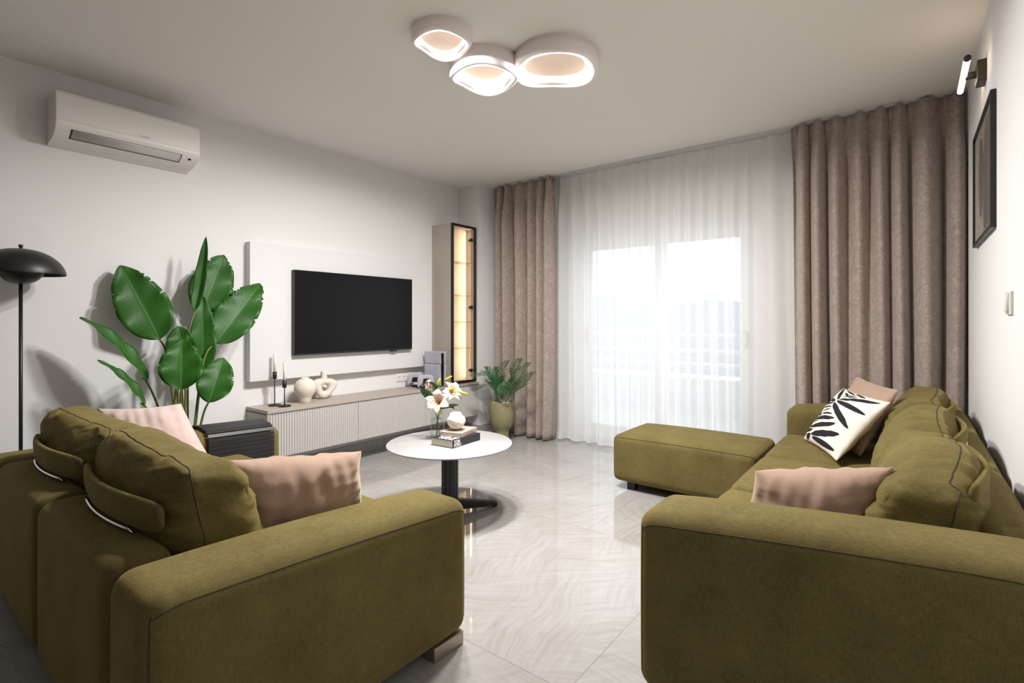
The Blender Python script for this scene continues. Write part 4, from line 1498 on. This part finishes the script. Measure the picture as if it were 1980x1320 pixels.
def lower_strip(a0, a1, y0, y1, offm, bm=None, n=8):
    bm = bm or bmesh.new()
    rows = []
    for k in range(n + 1):
        a = a0 + (a1 - a0) * k / n
        p_ = curve_at(a)
        nr = Vector((math.cos(a) * 0.092, 0, -math.sin(a) * 0.165)).normalized()
        nr = Vector((nr.x, 0, nr.z))
        q = p_ + nr * offm
        q0 = p_ - nr * 0.004
        rows.append([bm.verts.new((q.x, y0, q.z)), bm.verts.new((q.x, y1, q.z)), bm.verts.new((q0.x, y1, q0.z)), bm.verts.new((q0.x, y0, q0.z))])
    for a, b in zip(rows, rows[1:]):
        for j in range(4):
            bm.faces.new((a[j], a[(j + 1) % 4], b[(j + 1) % 4], b[j]))
    bm.faces.new(rows[0]); bm.faces.new(rows[-1])
    return bm


obj('outlet_slot', lower_strip(0.40, 0.98, -0.30, 0.272, 0.0012), M['gloss_black'], ac)
obj('flap', lower_strip(0.415, 0.90, -0.293, 0.265, 0.003), M['grey_plastic'], ac)
obj('display', lower_strip(0.55, 0.66, 0.312, 0.330, 0.0015), M['gloss_black'], ac)
obj('front_seam', box(0.2195, 0.2210, -0.366, 0.371, 0.1125, 0.1140), M['grey_plastic'], ac, False)
obj('badge', box(0.2195, 0.2212, 0.03, 0.085, 0.122, 0.128), M['greyink'], ac, False)

# ------------------------------------------------------------------ floor lamp
fl = thing('floor_lamp', 'black floor lamp with a domed shade and a round lower shade', 'lamp', (-3.815, 0.576, 0))
obj('base', lathe([(0, 0), (0.125, 0), (0.128, 0.004), (0.128, 0.014), (0.124, 0.018), (0, 0.022)], 48), M['black'], fl)
obj('pole', lathe([(0, 0.02), (0.0085, 0.02), (0.0085, 1.43), (0, 1.43)], 16), M['black'], fl)
prof_s = []
for k in range(17):
    a = PI / 2 * k / 16
    prof_s.append((0.189 * math.cos(a) ** 0.9 if k < 16 else 0.0, 1.468 + 0.136 * math.sin(a) ** 1.15))
inner = [(max(0, r - 0.003), z - 0.003) for r, z in reversed(prof_s)]
obj('upper_shade', lathe(prof_s + inner, 64), M['black'], fl)
prof_b = [(0, 1.408)]
for k in range(1, 15):
    a = PI / 2 * k / 14
    prof_b.append((0.096 * math.sin(a), 1.492 - 0.082 * math.cos(a)))
prof_b += [(0.094, 1.493)] + [(r * 0.96, z + 0.003) for r, z in reversed(prof_b[:-1])]
obj('lower_shade', lathe(prof_b, 48), M['black'], fl)
obj('knob', lathe([(0, 1.602), (0.006, 1.602), (0.006, 1.610), (0.010, 1.614), (0.010, 1.622), (0.006, 1.626), (0, 1.627)], 18), M['black'], fl)

# ------------------------------------------------------------------ ceiling light
cl = thing('ceiling_light', 'pinkish white ceiling light of three joined pebble shaped rings', 'ceiling light', (-1.74, 2.15, CEIL))


def ring_lamp(cx, cy, r, zb, ph, watt, ccx):
    n = 72
    O = Vector(cl.location)
    # outer wall, wavy bottom rim, inner wall
    bm = bmesh.new()
    dish = bmesh.new()
    led = bmesh.new()
    R_out, R_rim, R_in = [], [], []
    def rr(a, amp):
        return r * (1 + amp * math.cos(3 * a + ph))
    def zw(a):
        return zb - 0.009 * math.cos(3 * a + ph)
    v = []
    for k in range(n):
        a = 2 * PI * k / n
        d = Vector((math.cos(a), math.sin(a), 0))
        c = Vector((cx, cy, 0))
        ro, ri = rr(a, 0.025), rr(a, 0.085) * 0.81
        zr = zw(a)
        P = [c + d * ro * 0.97 + Vector((0, 0, CEIL)),
             c + d * ro * 0.97 + Vector((0, 0, CEIL - 0.012)),
             c + d * ro + Vector((0, 0, CEIL - 0.018)),
             c + d * ro + Vector((0, 0, zr + 0.012)),
             c + d * (ro - 0.006) + Vector((0, 0, zr + 0.003)),
             c + d * (ro - 0.012) + Vector((0, 0, zr)),
             c + d * (ri + 0.003) + Vector((0, 0, zr + 0.001)),
             c + d * ri + Vector((0, 0, zr + 0.006)),
             c + d * (ri - 0.004) + Vector((0, 0, zr + 0.014))]
        v.append([bm.verts.new(p_ - O) for p_ in P])
        # glowing inner wall
        w1 = c + d * (ri - 0.003) + Vector((0, 0, zr + 0.014))
        w2 = c + d * (ri * 0.90) + Vector((0, 0, CEIL - 0.040))
        w3 = c + d * (ri * 0.84) + Vector((0, 0, CEIL - 0.034))
        v[-1].append((led.verts.new(w1 - O), led.verts.new(w2 - O), led.verts.new(w3 - O)))
    for k in range(n):
        a, b = v[k], v[(k + 1) % n]
        for j in range(8):
            bm.faces.new((a[j], b[j], b[j + 1], a[j + 1]))
        la, lb = a[9], b[9]
        for j in range(2):
            led.faces.new((la[j], lb[j], lb[j + 1], la[j + 1]))
    ringo = obj('ring', bm, M['lampbody'], cl)
    obj('glow_band', led, M['led_ring'], ringo)
    ctr = dish.verts.new(Vector((cx, cy, CEIL - 0.030)) - O)
    prev = [ctr] * n
    for f in (0.3, 0.6, 0.8, 0.9):
        cur = []
        for k in range(n):
            a = 2 * PI * k / n
            ri = rr(a, 0.085) * 0.81 * 0.86
            cur.append(dish.verts.new(Vector((cx + math.cos(a) * ri * f / 0.9, cy + math.sin(a) * ri * f / 0.9, CEIL - 0.030 - 0.004 * f)) - O))
        for k in range(n):
            k2 = (k + 1) % n
            if prev[0] is ctr:
                dish.faces.new((ctr, cur[k], cur[k2]))
            else:
                dish.faces.new((prev[k], cur[k], cur[k2], prev[k2]))
        prev = cur
    obj('diffuser', dish, M['led_dish'], ringo)
    ld = bpy.data.lights.new('lamp_glow', 'AREA')
    ld.shape = 'DISK'
    ld.size = r * 0.85
    ld.energy = watt
    ld.color = (1.0, 0.97, 0.94)
    lo = bpy.data.objects.new('lamp_glow', ld)
    lo.location = Vector((cx, cy, zb + 0.012)) - O
    lo.parent = ringo
    COL.objects.link(lo)


ring_lamp(-1.910, 1.879, 0.154, 2.630, -0.40, LAMP_W * 0.25, 0)
ring_lamp(-1.932, 2.240, 0.198, 2.592, 0.0, LAMP_W * 0.35, 0)
ring_lamp(-1.584, 2.447, 0.245, 2.616, 2.74, LAMP_W * 0.40, 0)

# ------------------------------------------------------------------ right wall things
pf = thing('framed_picture', 'black framed abstract picture on the wall beside the curtain', 'picture', (XR, 3.385, 1.905))
hw_, hh_ = 0.395, 0.295
bm = bmesh.new()
fwid = 0.018
B(bm, -0.020, -0.001, -hw_, hw_, -hh_, -hh_ + fwid); B(bm, -0.020, -0.001, -hw_, hw_, hh_ - fwid, hh_)
B(bm, -0.020, -0.001, -hw_, -hw_ + fwid, -hh_ + fwid, hh_ - fwid); B(bm, -0.020, -0.001, hw_ - fwid, hw_, -hh_ + fwid, hh_ - fwid)
obj('frame', bm, M['black'], pf, False, bevel=0.001)
pr = obj('print', box(-0.010, -0.003, -hw_ + fwid, hw_ - fwid, -hh_ + fwid, hh_ - fwid), M['pic_mat'], pf, False)
obj('shape', prism([(-0.30, -0.25), (-0.05, -0.25), (0.02, -0.10), (-0.02, 0.12), (-0.12, 0.25), (-0.33, 0.25)], -0.0112, -0.0105, axes=(1, 2, 0)), M['pic_a'], pr, False)
obj('shape', prism([(0.09 + 0.10 * math.cos(2 * PI * k / 30), 0.02 + 0.20 * math.sin(2 * PI * k / 30)) for k in range(30)], -0.0116, -0.0113, axes=(1, 2, 0)), M['pic_b'], pr, False)
obj('glazing', box(-0.0150, -0.0140, -hw_ + fwid, hw_ - fwid, -hh_ + fwid, hh_ - fwid), M['picglass'], pf, False)

sc = thing('wall_light', 'slim picture light with a glowing tube above the framed picture', 'wall light', (XR, 3.39, 2.42))
obj('wall_plate', box(-0.035, 0, -0.055, 0.055, -0.05, 0.05), M['bronze'], sc, False, bevel=0.003)
obj('bracket', box(-0.075, -0.033, -0.014, 0.014, -0.014, 0.014), M['bronze'], sc, False, bevel=0.002)
obj('tube', tube([(-0.082, -0.225, 0), (-0.082, 0.205, 0)], 0.013, 18), M['tube_emit'], sc)
for y in (-0.238, 0.205):
    obj('end_cap', tube([(-0.082, y, 0), (-0.082, y + 0.013, 0)], 0.0142, 18), M['bronze'], sc)

sw_ = thing('light_switch', 'white rocker light switch on the wall above the three seat sofa', 'switch', (XR, 2.60, 1.275))
obj('plate', box(-0.008, 0, -0.062, 0.062, -0.042, 0.042), M['switch'], sw_, False, bevel=0.002)
rk = obj('rocker', box(-0.014, -0.006, -0.022, 0.022, -0.034, 0.034), M['switch'], sw_, False, bevel=0.002)
rk.rotation_euler = (0, 0.10, 0)

# ------------------------------------------------------------------ potted palm
pp = thing('potted_palm', 'small green palm in an olive glazed footed pot beside the curtain', 'plant', (-3.27, 4.06, 0))
obj('pot', lathe([(0, 0), (0.078, 0), (0.080, 0.004), (0.070, 0.05), (0.070, 0.10), (0.078, 0.125), (0.100, 0.150), (0.118, 0.19), (0.124, 0.24), (0.125, 0.40), (0.121, 0.403), (0.116, 0.400), (0.115, 0.36), (0, 0.36)], 56), M['potm'], pp)
rnd = random.Random(4)
bm = bmesh.new()
for k in range(95):
    a, r_ = rnd.uniform(0, 2 * PI), 0.108 * math.sqrt(rnd.random())
    s_ = rnd.uniform(0.007, 0.013)
    softbox((r_ * math.cos(a), r_ * math.sin(a), 0.375 + rnd.uniform(-0.004, 0.014)), (s_, s_ * rnd.uniform(0.7, 1), s_ * 0.7), s_ * 0.69, (0, 0, 0), 1, 2, None, bm)
tag(obj('pebbles', bm, M['pebble'], pp), kind='stuff')


def frond(base, mid, tip, nl, ll, seed):
    rnd = random.Random(seed)
    pts = spline([base, base.lerp(mid, 0.5) + Vector((0, 0, 0.01)), mid, tip], 8)
    bm = bmesh.new()
    tube(pts, lambda t: 0.0042 * (1 - 0.75 * t), 6, bm)
    npt = len(pts)
    for k in range(nl):
        f = 0.30 + 0.70 * k / (nl - 1)
        i = min(npt - 2, int(f * (npt - 1)))
        p_ = pts[i].lerp(pts[i + 1], f * (npt - 1) - i)
        d = (pts[min(i + 1, npt - 1)] - pts[max(i - 1, 0)]).normalized()
        sd = d.cross(Vector((0, 0, 1)))
        if sd.length < 0.05:
            sd = Vector((1, 0, 0))
        sd.normalize()
        up = sd.cross(d)
        L0 = ll * math.sin(PI * (0.16 + 0.80 * (k / (nl - 1)))) ** 0.7 * rnd.uniform(0.85, 1.1)
        for s in (-1, 1):
            dr = (sd * s * 0.82 + d * 0.75 + up * rnd.uniform(0.05, 0.35)).normalized()
            e = p_ + dr * L0
            along(bm, p_, e, lambda t: 0.0046 * math.sin(PI * min(1, 0.10 + 0.9 * t)) ** 0.8 + 0.0002, Vector((0, 0, 0.10 * L0)), up.cross(dr), n=5, m=2, cup=0.5)
    return bm


def ppx(u, v, y):
    d = ray(u, v)
    t_ = y / d.y
    return Vector((0, 0, CAM_H)) + d * t_ - Vector(pp.location)


fr = [((980, 700), (960, 745), (984, 775), 4.02), ((1022, 704), (1000, 735), (978, 775), 4.00), ((1030, 722), (1008, 748), (980, 775), 3.94),
      ((915, 728), (945, 728), (972, 775), 3.98), ((917, 756), (945, 745), (972, 775), 3.90), ((1005, 696), (992, 730), (980, 775), 4.08),
      ((958, 712), (962, 742), (974, 775), 4.08), ((990, 745), (984, 755), (978, 775), 3.85), ((940, 712), (955, 735), (974, 775), 4.06)]
for k, (tp, md, bs, y) in enumerate(fr):
    b0 = Vector((rnd.uniform(-0.02, 0.02), rnd.uniform(-0.02, 0.02), 0.37))
    obj('frond', frond(b0, ppx(*md, y + 0.02), ppx(*tp, y), 24, 0.145, k), M['palm'], pp, fix=False)

# ------------------------------------------------------------------ big banana leaf plant
bp_ = thing('banana_plant', 'tall plant with large banana leaves behind the two seat sofa', 'plant', (-3.74, 1.345, 0))
BO = Vector(bp_.location)
obj('pot', lathe([(0, 0), (0.12, 0), (0.125, 0.005), (0.155, 0.30), (0.155, 0.31), (0.145, 0.31), (0.140, 0.27), (0, 0.27)], 48), M['pvc'], bp_)
obj('soil', lathe([(0, 0.271), (0.139, 0.271), (0.10, 0.285), (0, 0.29)], 30), M['soil'], bp_)


def big_leaf(base, tip, wpx, xb, xt, face, fold, droop, seed, tears=4, stem_via=None, root=(0, 0), curl=0.0):
    """base / tip in photo pixels on planes x = xb / xt; wpx half width in pixels"""
    P0, P1 = on_x(*base, xb), on_x(*tip, xt)
    depth = (P0 - Vector((0, 0, CAM_H))).dot(F_)
    hw = wpx * depth / FPX
    d = (P1 - P0).normalized()
    fc = Vector(face)
    nr = (fc - d * fc.dot(d)).normalized()
    sd = nr.cross(d)
    rnd = random.Random(seed)
    n, m_ = 70, 10
    tear = []
    for s in (-1, 1):
        for k in range(tears):
            tear.append((s, rnd.uniform(0.45, 0.95), rnd.uniform(0.08, 0.32)))
    bm = bmesh.new()
    uvl = bm.loops.layers.uv.new('UVMap')
    rows = []
    L0 = (P1 - P0).length
    for i in range(n + 1):
        t = i / n
        c = P0.lerp(P1, t) + nr * (droop * L0 * (4 * t * (1 - t) - 1.2 * t * t))
        wv = (1 - (1 - min(1, t / 0.40)) ** 2.4) ** 0.62 * (1 - max(0, (t - 0.36) / 0.64) ** 1.9) ** 0.75
        row = []
        for j in range(m_ + 1):
            q = 2 * j / m_ - 1
            wj = hw * wv
            for (s, tt, dp) in tear:
                if s * q > 0:
                    # notch slanting outwards
                    pos = t - 0.10 * abs(q)
                    wj *= 1 - dp * max(0, 1 - abs(pos - tt + 0.10) / 0.014)
            lat = q * wj
            fd = fold * abs(lat) + 0.010 * hw / 0.1 * math.sin(t * 19 + q * 2 + seed) * abs(q) ** 2
            row.append(bm.verts.new(c + sd * lat * math.cos(curl * abs(q)) + nr * (fd - abs(lat) * math.sin(curl * abs(q))) + d * 0.10 * abs(lat) - BO))
        rows.append(row)
    for i in range(n):
        for j in range(m_):
            f = bm.faces.new((rows[i][j], rows[i][j + 1], rows[i + 1][j + 1], rows[i + 1][j]))
            for lp, (a, b) in zip(f.loops, ((i, j), (i, j + 1), (i + 1, j + 1), (i + 1, j))):
                lp[uvl].uv = (b / m_, a / n)
    lf = obj('leaf', bm, M['leaf'], bp_, fix=False)
    sl = lf.modifiers.new('leaf', 'SOLIDIFY'); sl.thickness = 0.0014
    # midrib on the back + stalk down into the pot
    r0 = Vector((root[0], root[1], 0.285))
    top = P0 - BO + d * (L0 * 0.45) - nr * 0.004
    p0 = P0 - BO - nr * 0.003
    via = [p0 - d * 0.10 * L0]
    if stem_via:
        via = [on_x(u, v, x) - BO for u, v, x in stem_via]
    pts = spline([r0] + via[::-1] + [p0, p0 + d * L0 * 0.06 - nr * 0.010], 8)
    obj('stalk', tube(pts, lambda t: 0.0085 * (1 - 0.55 * t), 8), M['stalk'], lf)
    return lf


TOCAM = Vector((0.93, -0.36, 0.05))
A0 = (0.02, -0.03)
big_leaf((309, 656), (233, 512), 44, -3.86, -3.92, (0.9, -0.25, 0.25), 0.16, 0.03, 1, 4, [(325, 700, -3.80)], (0.02, -0.03))
big_leaf((389, 606), (433, 492), 38, -3.88, -3.93, (0.95, -0.3, 0.0), 0.12, 0.02, 2, 4, [(365, 670, -3.83)], (0.0, 0.02))
big_leaf((376, 603), (401, 459), 11, -3.76, -3.78, (0.75, -0.6, 0.1), 0.5, -0.04, 3, 2, [(360, 680, -3.74)], (0.03, 0.0))
big_leaf((392, 722), (392, 572), 23, -3.76, -3.80, (0.9, -0.35, 0.15), 0.2, 0.03, 4, 2, [(385, 760, -3.74)], (0.03, 0.03))
big_leaf((416, 664), (505, 546), 37, -3.74, -3.82, (0.9, -0.3, 0.25), 0.18, 0.04, 5, 5, [(392, 705, -3.72)], (0.04, 0.02))
big_leaf((350, 753), (351, 655), 37, -3.58, -3.62, (0.9, -0.35, 0.30), 0.22, 0.05, 6, 2, [(350, 785, -3.62)], (0.05, -0.02))
big_leaf((356, 700), (345, 630), 26, -3.74, -3.78, (0.9, -0.35, 0.10), 0.22, 0.03, 7, 1, [(352, 760, -3.74)], (0.01, -0.01))
big_leaf((403, 778), (432, 690), 32, -3.62, -3.68, (0.9, -0.3, 0.30), 0.18, 0.06, 8, 4, [(392, 805, -3.66)], (0.05, 0.03))
big_leaf((284, 737), (164, 608), 20, -3.70, -3.76, (0.45, 0.15, 0.90), 0.35, 0.05, 9, 3, [(305, 785, -3.72)], (0.0, -0.05))
big_leaf((280, 783), (195, 692), 14, -3.64, -3.70, (0.40, 0.20, 0.90), 0.35, 0.05, 10, 2, [(300, 815, -3.68)], (0.02, -0.06))
for k, (du, tp) in enumerate(((338, 3), (346, -2), (358, 2))):
    p1 = on_x(du + tp, 748, -3.70) - BO
    obj('stalk', tube(spline([Vector((0.02 * (k - 1), 0.01 * k, 0.285)), on_x(du, 800, -3.70) - BO, p1], 6), lambda t: 0.0095 * (1 - 0.3 * t), 8), M['stalk'], bp_)
